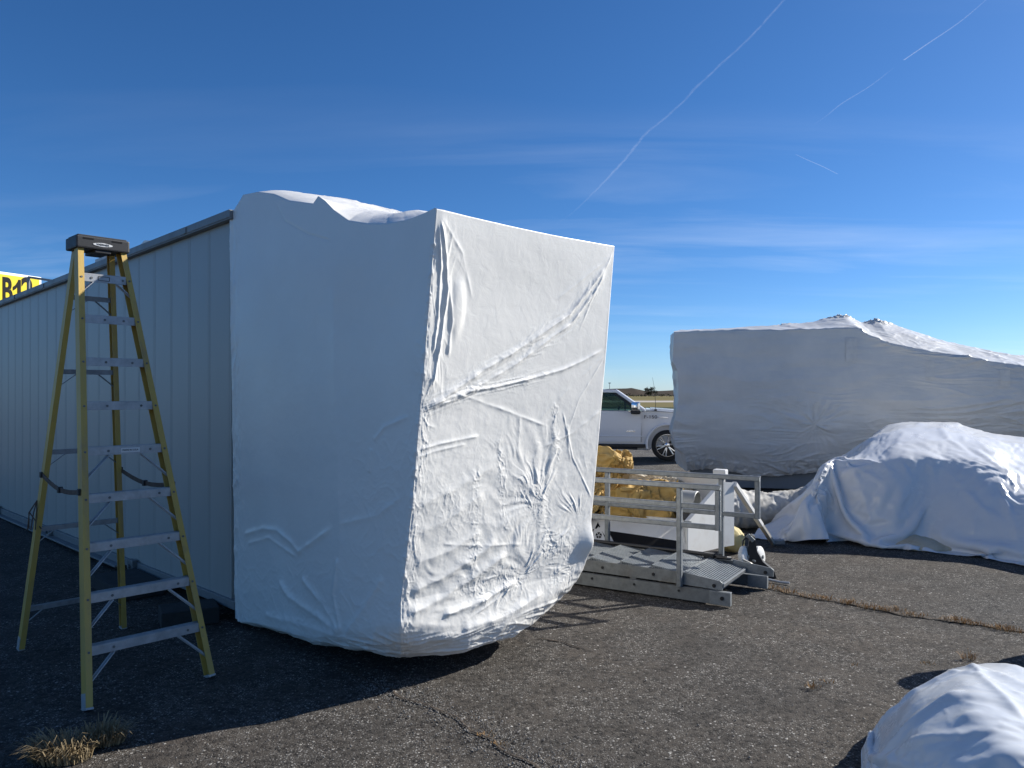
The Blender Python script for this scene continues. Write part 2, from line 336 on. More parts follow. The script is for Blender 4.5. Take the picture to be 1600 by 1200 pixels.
M['leaf'] = mat('dark_leaf', (0.035,0.045,0.020), 0.8, 0, 0.2, var=0.4, vscale=0.6)
M['bark'] = mat('bark', (0.06,0.045,0.03), 0.9)
M['pole'] = mat('dark_pole', (0.10,0.10,0.11), 0.6)
def grass_mat(name, c1, c2):
    m = mat(name, c1, 0.7, 0, 0.2, var=0.5, vscale=26, var_col=c2); return m
M['straw'] = grass_mat('dry_straw', (0.36,0.27,0.15), (0.16,0.125,0.075))
M['straw_orange'] = grass_mat('orange_straw', (0.40,0.23,0.09), (0.22,0.13,0.05))
M['stone'] = mat('loose_stone', (0.30,0.28,0.25), 0.9, var=0.6, vscale=9, var_col=(0.11,0.10,0.09))
def glass_mat(name, tint, f):
    m = bpy.data.materials.new(name); m.use_nodes = True; nt = m.node_tree; N = nt.nodes; L = nt.links; N.clear()
    o = N.new('ShaderNodeOutputMaterial'); t = N.new('ShaderNodeBsdfTransparent'); t.inputs[0].default_value = (*tint, 1); g = N.new('ShaderNodeBsdfGlossy'); g.inputs['Roughness'].default_value = 0.03
    x = N.new('ShaderNodeMixShader'); x.inputs[0].default_value = f; L.new(t.outputs[0], x.inputs[1]); L.new(g.outputs[0], x.inputs[2]); L.new(x.outputs[0], o.inputs[0]); return m
M['glass'] = glass_mat('tinted_glass', (0.50,0.58,0.53), 0.07)

# ================================================================== GROUND AND FAR COUNTRY
def sheet(name, pts, z, m):
    o = link(name, bpy.data.meshes.new(name), m); o.data.from_pydata([(x, y, z) for x, y in pts], [], [tuple(range(len(pts)))]); return tag(o, kind='structure')
sheet('grass_field', [(-6000,-3000),(6000,-3000),(6000,9000),(-6000,9000)], -0.060, M['field'])
sheet('verge', [(-800,84),(800,84),(800,112),(-800,112)], -0.052, M['verge'])
sheet('runway', [(-3000,176),(3000,176),(3000,222),(-3000,222)], -0.052, M['runway'])
sheet('apron', [(-400,-200),(400,-200),(400,92),(-400,92)], -0.040, M['apron'])
def ground_near():
    "the asphalt near the camera: a sheet with gentle dips, a settled line along its crack"
    xs = np.linspace(-14, 16, 240); ys = np.linspace(-3, 17, 180); X, Y = np.meshgrid(xs, ys)
    p = np.stack([X, Y, np.zeros_like(X)], -1); Z = 0.006*(fbm(p*0.5, 3, 5)-1.0)*sstep(0, 1.5, np.minimum(np.minimum(X+14, 16-X), np.minimum(Y+3, 17-Y)))
    Z = np.minimum(Z, 0.0); eg = np.minimum(np.minimum(X+14, 16-X), np.minimum(Y+3, 17-Y)); Z = np.where(eg < 0.05, -0.045, Z)
    o = grid_mesh('asphalt', np.stack([X, Y, Z], -1), M['asphalt']); tag(o, kind='structure')
ground_near()

def hill(name, x0, x1, y, prof, depth):
    "a low ridge: crest heights along x, falling to the field in front and behind"
    xs = np.linspace(x0, x1, 90); h = np.interp(xs, [p[0] for p in prof], [p[1] for p in prof]); rows = []
    for k in np.linspace(-1, 1, 17):
        yy = y+k*depth; hh = h*np.cos(k*math.pi/2)**1.2
        p = np.stack([xs/40, np.full_like(xs, yy/40), np.zeros_like(xs)], -1); rows.append(np.stack([xs, np.full_like(xs, yy), np.maximum(-0.2, hh*(1+0.10*fbm(p, 3, 8))-0.1)], -1))
    return tag(grid_mesh(name, np.array(rows), M['hill']), kind='structure')
hill('hill', 60, 175, 900, [(60,0),(90,6.0),(118,8.5),(140,9.2),(160,4.5),(175,0)], 60)
hill('hill', 150, 900, 1000, [(150,0),(175,6.0),(200,6.5),(235,8.2),(300,8.4),(420,9.0),(600,7.0),(900,0)], 70)
hill('hill', -900, 110, 1100, [(-900,0),(-500,8),(-100,7),(40,6),(110,0)], 70)

def tree(x, y, h, label):
    r = thing('tree', (x, y, 0), label, 'tree')
    b = MB(); b.tube([(x,y,-0.1),(x+0.1,y,h*0.3),(x-0.2,y,h*0.6)], [h*0.03,h*0.022,h*0.012], 8)
    for k in range(5):
        a = k*1.26; b.tube([(x,y,h*0.28),(x+math.cos(a)*h*0.22,y+math.sin(a)*h*0.22,h*0.6)], [h*0.014,h*0.005], 6)
    b.build('trunk', M['bark'], r)
    c = MB(); rg = random.Random(5)
    cl = [(rg.gauss(0,0.30), rg.gauss(0,0.30), rg.uniform(0.25,0.92)) for _ in range(26)]
    for cx, cy, cz in cl:
        w = 0.20*(1.1-abs(cz-0.5))
        for _ in range(55):
            q = Vector((x+(cx+rg.gauss(0,w*0.6))*h, y+(cy+rg.gauss(0,w*0.6))*h, max(0.3,(cz+rg.gauss(0,w*0.4))*h))); s = h*0.035
            n = Vector((rg.gauss(0,1),rg.gauss(0,1),rg.gauss(0,1))).normalized(); t = n.orthogonal().normalized(); u2 = n.cross(t)
            c.add([q+t*s, q+u2*s, q-t*s, q-u2*s], [(0,1,2,3)])
    c.build('crown', M['leaf'], r)
tree(107, 600, 7.6, 'dark round tree standing alone at the foot of the brown hills')
def low_bushes():
    c = MB(); rg = random.Random(9)
    for _ in range(1500):
        x = rg.uniform(60, 330); h = 1.2+1.3*math.sin(x*0.21)**2
        q = Vector((x, 640+rg.uniform(-8,8), rg.uniform(0.1, h))); s = 0.5; n = Vector((rg.gauss(0,1),rg.gauss(0,1),rg.gauss(0,1))).normalized(); t = n.orthogonal().normalized(); u2 = n.cross(t)
        c.add([q+t*s, q+u2*s, q-t*s, q-u2*s], [(0,1,2,3)])
    tag(c.build('undergrowth', M['leaf']), 'dark scrub along the foot of the hills', None, None, 'stuff')
low_bushes()
for px, top, D, lb in ((952.5, 598.5, 300, 'taller of two distant lamp posts above the truck roof'), (940.5, 600.5, 310, 'shorter distant lamp post beside the edge of the wrapped cab')):
    p = at(px, top, D); r = thing('lamp_post', (p.x, p.y, 0), lb, 'lamp post', 'distant lamp posts')
    MB().tube([(p.x,p.y,0),(p.x,p.y,p.z)], [0.13,0.08], 8).build('post', M['pole'], r)
    MB().box((p.x,p.y,p.z), (0.9,0.5,0.3), ch=0.05).build('lamp_head', M['pole'], r)

# ================================================================== PANELLED BRIDGE TUNNEL
U = Vector((0.7096,-0.7046,0)); E = Vector((0.7046,0.7096,0)); ZU = Vector((0,0,1))
Q0 = Vector((-2.227, 6.10, 0)); TW = 1.60
def ztop(t): return 3.24+0.0091*t
def zbot(t): return 0.10+0.0082*t
def tun(t, w, z): return Q0+U*t+E*w+ZU*z
def tunnel():
    r = thing('bridge_tunnel', (Q0.x, Q0.y, 0), 'long grey panelled wall of the boarding bridge tunnel behind the yellow ladder', 'boarding bridge')
    L0 = -13.2
    pw = 0.397; gap = 0.0035
    # one panel: flat sheet with chamfered edges and a raised rib beside its seam
    def panel_mesh():
        b = MB(); h = ztop(0)-0.066-(zbot(0)+0.075)
        b.box(U*(pw/2)+E*0.018+ZU*(h/2), (pw-gap, 0.036, h), U, E, ZU, ch=0.004)
        b.box(U*(pw-0.034)+E*0.000+ZU*(h/2), (0.005, 0.002, h-0.002), U, E, ZU)
        return b
    first = None
    for k in range(33):
        t = -(k+1)*pw-0.003; loc = U*t+E*0.0+ZU*(zbot(t)+0.075)
        if first is None:
            first = panel_mesh().build('panel', M['panel'], None); o = first
        else:
            o = bpy.data.objects.new('panel', first.data); COL.objects.link(o)
        o.parent = r; o.location = loc
    b = MB(); b.add([tun(a,w,z(a)+dz) for a in (L0,0.25) for w in (0.04,TW) for z,dz in ((zbot,0.06),(ztop,-0.02))], [(0,1,3,2),(4,6,7,5),(0,4,5,1),(2,3,7,6),(0,2,6,4),(1,5,7,3)])
    b.build('core', M['roofing'], r)  # unseen solid box inside the tunnel, added to block light
    b = MB(); sl = (U*13.3+ZU*(0.0091*13.3)).normalized(); Zs = E.cross(sl)*-1
    if Zs.z < 0: Zs = -Zs
    c = tun(-6.55, -0.012, ztop(-6.55)-0.029); b.box(c, (13.3,0.10,0.058), sl, E, Zs, ch=0.006)
    c = tun(-6.55, -0.022, ztop(-6.55)-0.062); b.box(c+E*0.012, (13.3,0.09,0.012), sl, E, Zs, ch=0.002)
    b.build('top_trim', M['trim'], r)
    for k in range(9):                                  # joint covers of the trim
        t = -0.75-k*1.45; MB().box(tun(t,-0.066,ztop(t)-0.029), (0.05,0.008,0.052), sl, E, Zs).build('joint_cover', M['trim'], r)
    b = MB(); c = tun(-6.55, 0.004, zbot(-6.55)+0.036); b.box(c, (13.3,0.06,0.068), sl, E, Zs, ch=0.005)
    b.build('sill', M['sill'], r)
    b = MB(); c = tun(-7.7, -0.05, zbot(-7.7)-0.02); b.box(c, (10.6,0.09,0.02), sl, E, Zs, ch=0.004); c = tun(-7.7, -0.01, zbot(-7.7)-0.03); b.box(c, (10.6,0.02,0.06), sl, E, Zs, ch=0.004)
    b.build('ground_rail', M['sill'], r)
    for t in (-2.05,-4.9,-7.6):
        b = MB(); p = tun(t,-0.045,zbot(t)+0.04); b.box(p, (0.14,0.05,0.12), U, E, ZU, ch=0.008); b.cyl(p-E*0.02, p-E*0.045, 0.022, 12); b.build('latch_plate', M['galv_beam'], r)
    MB().add([tun(a,w,ztop(a)+dz) for a in (L0,0.02) for w in (-0.03,TW+0.03) for dz in (0.0,0.02)], [(0,1,3,2),(4,6,7,5),(0,4,5,1),(2,3,7,6),(0,2,6,4),(1,5,7,3)]).build('roof', M['roofing'], r)
    # small things along the roof edge
    k = thing('roof_bracket', tun(-3.66,0.12,ztop(-3.66)), 'rusty white steel bracket on the tunnel roof behind the ladder', 'bracket')
    c = tun(-3.62,0.16,ztop(-3.62)+0.10)
    MB().box(c+ZU*-0.02, (0.42,0.012,0.15), U, E, ZU, ch=0.003).build('plate', M['rust_steel'], k)
    MB().box(c+E*0.07-ZU*0.075, (0.42,0.13,0.012), U, E, ZU, ch=0.003).build('foot_plate', M['rust_steel'], k)
    k = tag(MB().prism([tun(-2.12,0.02,ztop(-2.1)+0.022), tun(-1.9,0.02,ztop(-1.9)+0.022), tun(-1.93,0.10,ztop(-1.9)+0.085), tun(-2.03,0.06,ztop(-2.0)+0.095), tun(-2.13,0.05,ztop(-2.1)+0.05)], E*0.012).build('film_scrap', M['wrap']), 'white scrap of film stuck on the roof edge right of the ladder', 'plastic scrap')
    k = thing('roof_rail', tun(-9,1.5,ztop(-9)), 'thin grey guard rail on the tunnel roof beside the yellow sign', 'railing')
    A = [at(44.5,433,14.2), at(80,438.5,14.2), at(104,442,14.2)]
    for p in A: MB().bar((p.x,p.y,3.0), p, 0.045, 0.045).build('post', M['galv'], k)
    MB().bar(A[0], at(135,446.5,14.2), 0.04, 0.04).build('rail', M['galv'], k)
tunnel()

def text_mesh(s, size, depth=0.002, bold=0.0):
    cu = bpy.data.curves.new('text', 'FONT'); cu.body = s; cu.offset = bold; cu.size = size; cu.extrude = depth/2; cu.align_x = 'CENTER'; cu.align_y = 'CENTER'
    o = bpy.data.objects.new('text', cu); COL.objects.link(o); dg = bpy.context.evaluated_depsgraph_get(); me = bpy.data.meshes.new_from_object(o.evaluated_get(dg))
    bpy.data.objects.remove(o); return me
def put_text(s, name, size, c, X, Y, m, parent, bold=0.0, sx=1.0, depth=0.002):
    me = text_mesh(s, size, depth, bold); X, Y = Vector(X).normalized(), Vector(Y).normalized(); Z = X.cross(Y); c = Vector(c)
    inv = wmat(parent).inverted()
    for v in me.vertices: v.co = inv @ (c+X*(v.co.x*sx)+Y*v.co.y+Z*v.co.z)
    return link(name, me, m, parent)
def gate_sign():
    Pl, Pr = at(-60,417,15.0), at(61,433.4,16.4); X = (Pr-Pl); X.z = 0; X.normalize(); N = Vector((X.y,-X.x,0)); zt = (Pl.z+Pr.z)/2
    w = (Pr-Pl).to_2d().length; c = (Pl+Pr)/2; h = 1.0
    r = thing('gate_sign', (c.x, c.y, 0), 'yellow gate sign with black B12 behind the panelled wall', 'sign')
    cc = Vector((c.x, c.y, zt-h/2))
    MB().box(cc, (w,0.16,h), X, N, ZU, ch=0.01).build('sign_box', M['sign_white'], r)
    MB().box(cc+N*0.082, (w-0.10,0.006,h-0.10), X, N, ZU).build('sign_face', M['sign_yellow'], r)
    cam0 = Vector((0,0,CH)); fc = cc+N*0.088
    def on_face(px, py): ray = at(px,py,1.0)-cam0; return cam0+ray*((fc-cam0).dot(N)/ray.dot(N))
    for ch, px, sx in (('B',11.2,0.56),('2',42.8,0.74)):
        put_text(ch, 'letter', 0.70, on_face(px,455.2), X, ZU, M['black_print'], r, bold=0.020, sx=sx, depth=0.004)
    MB().prism([on_face(*q) for q in ((29,437),(32.6,437.6),(32.6,476),(27.2,476),(27.2,448.5),(24,452),(20.2,454.2),(20.2,448.4),(24.6,445),(27.6,440.5))], N*0.003).build('letter', M['black_print'], r)
    for s in (-0.3,0.3): MB().bar((c.x+X.x*w*s, c.y+X.y*w*s, 0), (c.x+X.x*w*s, c.y+X.y*w*s, zt-h), 0.1, 0.1).build('post', M['galv'], r)
gate_sign()
for (px, py, sx_, sy_, sz_, rz, lb) in ((258,981,0.42,0.30,0.13,0.5,'dark concrete block on the ground under the wall, right of the ladder rear leg'),(165,930,0.75,0.40,0.12,-0.8,'long dark concrete slab under the wall behind the ladder')):
    g = onz(px,py); g = g+Vector((0.12,0.15,0)); c, s = math.cos(rz), math.sin(rz)
    tag(MB().box((g.x,g.y,sz_/2), (sx_,sy_,sz_), (c,s,0), (-s,c,0), ZU, ch=0.012).build('concrete_block', M['concrete']), lb, 'concrete block', 'blocks under the tunnel')

# ================================================================== SHRINK-WRAPPED CAB
def wrapped_cab():
    r = thing('wrapped_cab', tun(1.2, 0.8, 0), 'tall boarding bridge cab shrink wrapped in wrinkled white film beside the ladder', 'wrapped cab')
    Q = Q0-E*0.03; W = 1.611
    def t_px(px, w=0.0):
        rr = (px-800)/FPX; return (rr*(Q.y+w*E.y)-(Q.x+w*E.x))/(U.x-rr*U.y)
    def tz(px, py, w=0.0):
        t = t_px(px, w); D = Q.y+U.y*t+E.y*w; return t, CH-(py-HZ)/FPX*D
    def table(l, w): a = sorted((tz(p[0], p[1], w) for p in l), key=lambda q: q[1]); return np.array([q[1] for q in a]), np.array([q[0] for q in a])
    zN, tNt = table([(682,325),(676,400),(670,470),(661,590),(655,650),(650,710),(644,790),(637,850),(633,885),(626,940)], 0)
    zF, tFt = table([(960,385),(948,540),(934,700),(926,790),(921,845),(913,890)], W)
    tA_ = lambda z: 0.03+0.10*np.clip((3.0-z)/3, 0, 1); tN_ = lambda z: np.interp(z, zN, tNt); tF_ = lambda z: np.interp(z, zF, tFt)
    sil = [tz(*p) for p in ((357,342),(372,318),(380,304),(400,300),(425,303),(450,314),(490,318),(498,306),(508,313),(522,328),(545,345),(575,350),(605,350),(635,344),(660,335),(682,324))]
    st, sz = np.array([q[0] for q in sil]), np.array([q[1] for q in sil])
    cr = [tz(p[0], p[1], 0.5) for p in ((357,335),(378,303),(412,293),(440,301),(478,311),(500,306),(540,312),(600,330),(650,336),(690,331),(740,340))]
    ct, cz = np.array([q[0] for q in cr]), np.array([q[1] for q in cr])
    nS, nE, nG, nL = 340, 350, 50, 36; nT, nV, nB = 46, 520, 80
    # top edge heights and bottom edge heights round the plan
    aS = np.linspace(0, 1, nS, endpoint=False); bE = np.linspace(0, 1, nE, endpoint=False); gG = np.linspace(0, 1, nG, endpoint=False); lL = np.linspace(0, 1, nL, endpoint=False)
    ztS = np.interp(aS*2.56+0.03, st, sz); ztE = 2.83+0.012*bE-0.012*np.sin(bE*math.pi); zF0 = 2.842
    ztG = np.interp(gG, [0,0.3,0.6,1], [zF0,2.9,3.1,3.2]); ztL = np.full(nL, 3.22); ztL = np.interp(lL, [0,1], [3.2, ztS[0]])
    zt = np.concatenate([ztS, ztE, ztG, ztL])
    zbS = np.interp(aS, [0,0.04,0.1,0.3,0.55,0.75,0.92,1], [0.06,0.04,0.07,0.12,0.17,0.30,0.42,0.47]); zbE = np.interp(bE, [0,0.25,0.5,0.8,1], [0.47,0.36,0.32,0.42,0.62])
    zb = np.concatenate([zbS, zbE, np.interp(gG, [0,0.2,1], [0.62,0.45,0.3]), np.interp(lL, [0,1], [0.3,0.05])])
    NU = nS+nE+nG+nL
    def plan(z):
        "t and w round the perimeter for the heights z (NU,)"
        t = np.empty(NU); w = np.empty(NU)
        i = slice(0, nS); t[i] = tA_(z[i])*(1-aS)+tN_(z[i])*aS; w[i] = 0
        i = slice(nS, nS+nE); t[i] = tN_(z[i])*(1-bE)+tF_(z[i])*bE; w[i] = W*bE
        i = slice(nS+nE, nS+nE+nG); t[i] = tF_(z[i])*(1-gG)+tA_(z[i])*gG; w[i] = W
        i = slice(nS+nE+nG, NU); t[i] = tA_(z[i]); w[i] = W*(1-lL)
        return t, w
    rows = []
    te, we = plan(zt)
    for s in np.linspace(0.02, 1, nT, endpoint=False):
        t = 1.15+(te-1.15)*s; w = 0.8+(we-0.8)*s; k = s**5
        zc = np.interp(t, ct, cz)-0.03*np.abs(w-0.6)
        rows.append((t, w, zt*k+zc*(1-k)))
    for v in np.linspace(0, 1, nV):
        z = zt*(1-v)+zb*v; t, w = plan(z); rows.append((t, w, z))
    tb, wb = plan(zb)
    for q in np.linspace(0, 1, nB+1)[1:]:
        ease = np.clip(q/0.8, 0, 1); dt, dw = tb-1.25, wb-0.8; RR = np.hypot(dt, dw); el = 1/np.sqrt((dt/RR/1.12)**2+(dw/RR/0.74)**2); tgt = np.minimum(el*0.84, RR*0.86)
        e2 = ease**1.5; k = RR*(1-e2)+tgt*e2 if q < 0.8 else tgt*(1-0.93*(q-0.8)/0.2)
        t = 1.25+dt/RR*k; w = 0.8+dw/RR*k
        zl = np.interp(t, [0,0.4,1.0,1.6,2.4], [0.02,0.02,0.045,0.11,0.14])
        z = zb+(np.minimum(zl, zb-0.004)-zb)*(1-(1-ease)**1.55); rows.append((t, w, z))
    T = np.array([q[0] for q in rows]); Wd = np.array([q[1] for q in rows]); Zz = np.array([q[2] for q in rows])
    Pt = np.stack([Q.x+U.x*T+E.x*Wd, Q.y+U.y*T+E.y*Wd, Zz], -1)
    nrm = normals(Pt, True); cen = np.array(tun(1.2, 0.8, 1.5)); mid = nT+nV//2
    if ((Pt[mid]-cen)*nrm[mid]).sum() < 0: nrm = -nrm
    d = np.zeros(T.shape); tang = np.zeros(T.shape)
    def E_pt(px, py):
        z = 1.5
        for _ in range(8):
            tn, tf = float(tN_(z)), float(tF_(z)); x0, y0 = Q.x+U.x*tn, Q.y+U.y*tn; dx, dy = U.x*(tf-tn)+E.x*W, U.y*(tf-tn)+E.y*W
            rr = (px-800)/FPX; b = (rr*y0-x0)/(dx-rr*dy); D = y0+dy*b; z = CH-(py-HZ)/FPX*D
        return (x0+dx*b, D, z)
    def S_pt(px, py): t, z = tz(px, py); p = Q+U*t; return (p.x, p.y, z)
    rs = slice(nT-4, nT+nV+nB)
    # ---------------- end face
    ce = slice(nS, nS+nE); P = Pt[rs, ce]; bb = np.broadcast_to(bE, P.shape[:2]); de = np.zeros(P.shape[:2]); edge = sstep(0, 0.03, bb)*sstep(1, 0.985, bb)
    def ln(l, f=E_pt): return [f(*p) for p in l]
    def ridge(P, acc, line, w, amp, wob=0.3, taper=True, seed=1):
        dd, run = poly_dist(P, line); wv = 1+wob*vnoise(P*14, seed)
        tp = (sstep(0, 0.08, run)*sstep(1, 0.9, run)) if taper else 1
        acc += amp*wv*np.exp(-(np.abs(dd)/w)**1.5)*tp; return dd, run
    cr_f = crease(P*np.array([11,11,11]), 3, 3, 3.0, 0.7); cr_m = crease(P*5.0, 13, 3, 2.5, 0.6); fb = fbm(P*7, 4, 21)
    gauss = lambda c, s: np.exp(-(np.linalg.norm(P-np.array(c), axis=-1)/s)**2)
    L1 = ln([(956,402),(925,447),(890,492),(850,520),(800,553),(760,576),(720,603),(690,622),(660,638)])
    dd, run = ridge(P, de, L1, 0.016, 0.020, 0.5)
    L1b = ln([(950,420),(925,462),(893,506),(852,536),(806,570),(765,594),(725,617),(690,632),(658,645)])
    d2, _ = ridge(P, de, L1b, 0.013, 0.015, 0.7)
    band = np.exp(-(np.minimum(dd, d2)/0.055)**2)*sstep(0.03, 0.2, run)*sstep(1.0, 0.85, run); AL = np.stack([run*7, np.minimum(dd,d2)*22, 0*run], -1); de += band*(0.011*crease(AL, 5, 3, 2.2, 0.9)+0.006*cr_f*vnoise(P*4,6)+0.003*fb)
    L2 = ln([(944,545),(915,562),(880,578),(830,592),(780,604),(730,612),(690,626),(656,642)])
    dd, run = ridge(P, de, L2, 0.012, 0.016, 0.5); AL = np.stack([run*8, dd*26, 0*run+4], -1); de += np.exp(-(dd/0.05)**2)*sstep(0.25,0.5,run)*0.014*crease(AL, 8, 3, 2.2, 0.9)
    for l, w, a in (([(688,338),(696,400),(699,450),(690,520),(680,580),(672,612)],0.011,0.026),([(685,345),(688,420),(684,500),(675,560)],0.009,0.016),([(702,430),(706,500),(700,560)],0.010,0.014),([(650,704),(690,693),(752,681)],0.010,0.012),([(648,716),(680,705),(730,694)],0.010,0.009),
                    ([(815,648),(812,700),(824,742)],0.018,0.006),([(888,662),(890,705),(893,720)],0.012,0.006),([(845,690),(835,725)],0.018,0.004)): ridge(P, de, ln(l), w, a, 0.5)
    dN = np.linalg.norm(P-np.array(Q+U*0)-0, axis=-1)*0+bb*W
    de += np.exp(-(dN/0.16)**2)*sstep(1.5, 1.9, P[...,2])*sstep(2.85, 2.6, P[...,2])*(0.020*crease(P*np.array([9,9,2.6]), 44, 3, 2.5))
    de += np.exp(-(dN/0.09)**2)*sstep(2.0, 1.6, P[...,2])*(0.020*crease(P*np.array([14,14,7]), 45, 3, 2.5))
    c = np.array(E_pt(716,480)); q = P-c; de += 0.026*np.exp(-((np.hypot(q[...,0],q[...,1])/0.052)**2+(q[...,2]/0.16)**2)**2)
    # fans of pulled wrinkles
    eh = np.array([E.x, E.y, 0])
    def fan(cpx, R, n, amp, a0=None, spread=1.4, seed=3):
        c = np.array(E_pt(*cpx)); q = P-c; x = q @ eh; z = q[...,2]; rr = np.hypot(x, z); th = np.arctan2(z, x)
        g = np.exp(-(rr/R)**2)*sstep(0.0, 0.12*R, rr)
        if a0 is not None:
            da = np.abs((th-a0+math.pi) % (2*math.pi)-math.pi); g = g*sstep(spread, spread*0.55, da)
        wq = 0.35*vnoise(P*5.0, seed+40); th = th+wq*0.5
        nz = vnoise(np.stack([th*n/2.0, rr*3.2, np.full_like(rr, seed)], -1), seed); nz2 = vnoise(np.stack([th*n/0.9, rr*7.0, np.full_like(rr, seed+5)], -1), seed+2)
        pt = sstep(-0.25, 0.35, vnoise(P*6.5, seed+60)+0.1)
        return amp*g*pt*(0.9*np.maximum(0, nz-0.05)+0.5*np.maximum(0, nz2))
    de += fan((826,742), 0.55, 12, 0.010, math.radians(150), 1.2, 3)
    de += fan((835,800), 0.42, 14, 0.030, math.radians(95), 1.0, 5)
    de += fan((905,815), 0.34, 16, 0.026, math.radians(150), 1.6, 7)
    de += fan((800,905), 0.65, 11, 0.045, math.radians(200), 1.0, 9)
    de += fan((815,900), 0.45, 13, 0.034, math.radians(60), 1.4, 11)
    # broad soft waves pulled towards the hard point behind the film
    for cp, R_, n_, am in (((848,792),0.50,4.6,0.026),((835,900),0.42,4.2,0.020),((905,830),0.26,5.0,0.010)):
        q = P-np.array(E_pt(*cp)); x_ = q @ eh; rr = np.hypot(x_, q[...,2]); th = np.arctan2(q[...,2], -x_)+0.25*vnoise(P*3.0, 77); de += am*np.exp(-(rr/R_)**2)*sstep(0.06, 0.32, rr)*vnoise(np.stack([th*n_, rr*1.6, 0*rr+cp[0]], -1), 78)*sstep(-1.7, -0.9, th)*sstep(2.6, 1.9, th)
    # crumpled zones: thin sharp creases at two sizes, lying over soft dents
    fine = crease(P*np.array([15,15,15]), 33, 3, 4.0, 1.1); dent = fbm(P*5.5, 2, 34); patch = sstep(-0.35, 0.35, vnoise(P*4.3, 35))
    for c_, R_, k_ in (((850,880),0.27,1.0),((835,790),0.22,0.8),((760,930),0.26,0.9),((720,770),0.26,0.5),((905,905),0.16,0.8)):
        g_ = gauss(E_pt(*c_), R_)*k_*(0.25+0.75*patch); de += g_*(0.016*fine+0.014*cr_m+0.014*dent)
    for l, w, a in (([(634,962),(690,934),(750,893),(795,862)],0.034,0.030),([(640,925),(690,902),(745,868),(780,842)],0.032,0.024),([(648,880),(700,862),(755,828)],0.032,0.016),([(690,962),(750,940),(810,905)],0.026,0.028),([(655,835),(700,812),(760,770)],0.035,0.012),([(655,790),(710,765),(780,725)],0.035,0.012),([(720,985),(790,962),(850,925)],0.03,0.028)): ridge(P, de, ln(l), w, a, 0.35)
    for l in ([(746,740),(742,800),(748,860)],[(782,690),(786,760),(790,820)],[(738,850),(740,890)],[(868,640),(872,720)]):
        dd, run = poly_dist(P, ln(l)); de += np.exp(-(dd/0.035)**2)*0.014*cr_f
    # soft tension all over, and stretched film sagging between its frame edges
    de += 0.004*fbm(P*2.2, 3, 71)+0.0016*fbm(P*np.array([16,16,16]), 3, 72)*(0.3+1.2*sstep(2.1,1.2,P[...,2]))
    de -= 0.030*np.sin(np.clip(bb,0,1)*math.pi)*sstep(2.84,2.4,P[...,2])*sstep(0.6,1.2,P[...,2])
    edge = np.maximum(edge, 0.0); de *= 0.45
    # long thin pulls running from the corners and hard points of the frame
    rl = random.Random(8)
    for x0, y0, x1, y1 in ((958,392,905,520),(957,398,870,470),(948,552,840,660),(946,556,880,700),(940,640,850,700),(688,336,740,470),(900,780,820,900),(924,800,850,860),(880,700,842,800),(700,610,860,668),(925,780,880,640),(690,850,820,850),(780,960,870,850),(720,975,840,880)):
        mx, my = (x0+x1)/2+rl.uniform(-9,9), (y0+y1)/2+rl.uniform(-9,9); ridge(P, de, ln([(x0,y0),(mx,my),(x1,y1)]), rl.uniform(0.006,0.016), rl.uniform(0.0012,0.0038), 0.9, True, rl.randrange(99))
    d[rs, ce] += de*edge+0.045*gauss(E_pt(921,846), 0.10)
    # ---------------- side face
    cs = slice(0, nS); P = Pt[rs, cs]; aa = np.broadcast_to(aS, P.shape[:2]); ds = np.zeros(P.shape[:2]); lw = aa*2.5
    lS = lambda l: ln(l, S_pt)
    ds += np.exp(-(lw/0.15)**2)*(0.030*crease(P*np.array([13,13,3.5]), 81, 3, 2.3)+0.012*fbm(P*np.array([18,18,6]), 3, 82))
    low = sstep(0.95, 0.35, P[...,2])
    ds += low*(0.012*crease(P*np.array([7,7,7]), 84, 3, 3.0)+0.006*fbm(P*4, 2, 85))
    rt = sstep(1.45, 2.2, lw)*sstep(1.9, 1.1, P[...,2]); ds += rt*(0.010*crease(P*np.array([6,6,6]), 86, 3, 2.5))
    for l, w, a in (([(378,836),(410,826),(432,828),(452,845),(466,862),(490,845),(522,822)],0.020,0.022),([(385,850),(420,840),(448,860),(465,872)],0.016,0.014),([(528,820),(590,805),(630,775)],0.02,0.012),([(582,690),(600,668),(640,650)],0.014,0.012),([(580,700),(576,740)],0.014,0.010),
                    ([(436,905),(450,930),(500,965),(534,992)],0.03,0.03),([(470,900),(505,945),(533,990)],0.025,0.024),([(528,870),(522,930),(534,992)],0.02,0.03),([(410,960),(470,975),(530,995)],0.03,0.024),([(600,900),(570,950),(538,992)],0.03,0.02)): ridge(P, ds, lS(l), w, a, 0.4)
    ridge(P, ds, lS([(520,430),(522,600),(528,760),(535,990)]), 0.07, 0.016, 0.1); ridge(P, ds, lS([(430,315),(445,345),(482,366),(522,378)]), 0.006, -0.012, 0.1)
    ds += np.exp(-((2.45-lw)/0.05)**2)*0.010*crease(P*np.array([9,9,5]), 88, 3, 2.2)*sstep(2.7, 2.3, P[...,2])
    ds += 0.006*fbm(P*1.6, 3, 90)+0.001*fbm(P*14, 2, 93); ds -= 0.020*np.sin(aa*math.pi)*sstep(2.9, 2.3, P[...,2])*sstep(0.3, 1, P[...,2])
    ds *= 0.36; d[rs, cs] += ds*sstep(0, 0.004, aa+0.002)*sstep(1.0, 0.99, aa)
    # ragged near corner
    kz = Pt[rs, nS-3:nS+4]; d[rs, nS-3:nS+4] += 0.010*(crease(kz*np.array([3,3,6]), 95, 3, 2.0)-0.3)*sstep(2.8, 2.6, kz[...,2])
    # ---------------- top and belly
    tp = slice(0, nT-2); P = Pt[tp]; d[tp] += (0.012*fbm(P*3, 3, 97)+0.014*crease(P*np.array([6,6,6]), 98, 2, 2.5))*np.linspace(1, 0, nT-2)[:, None]
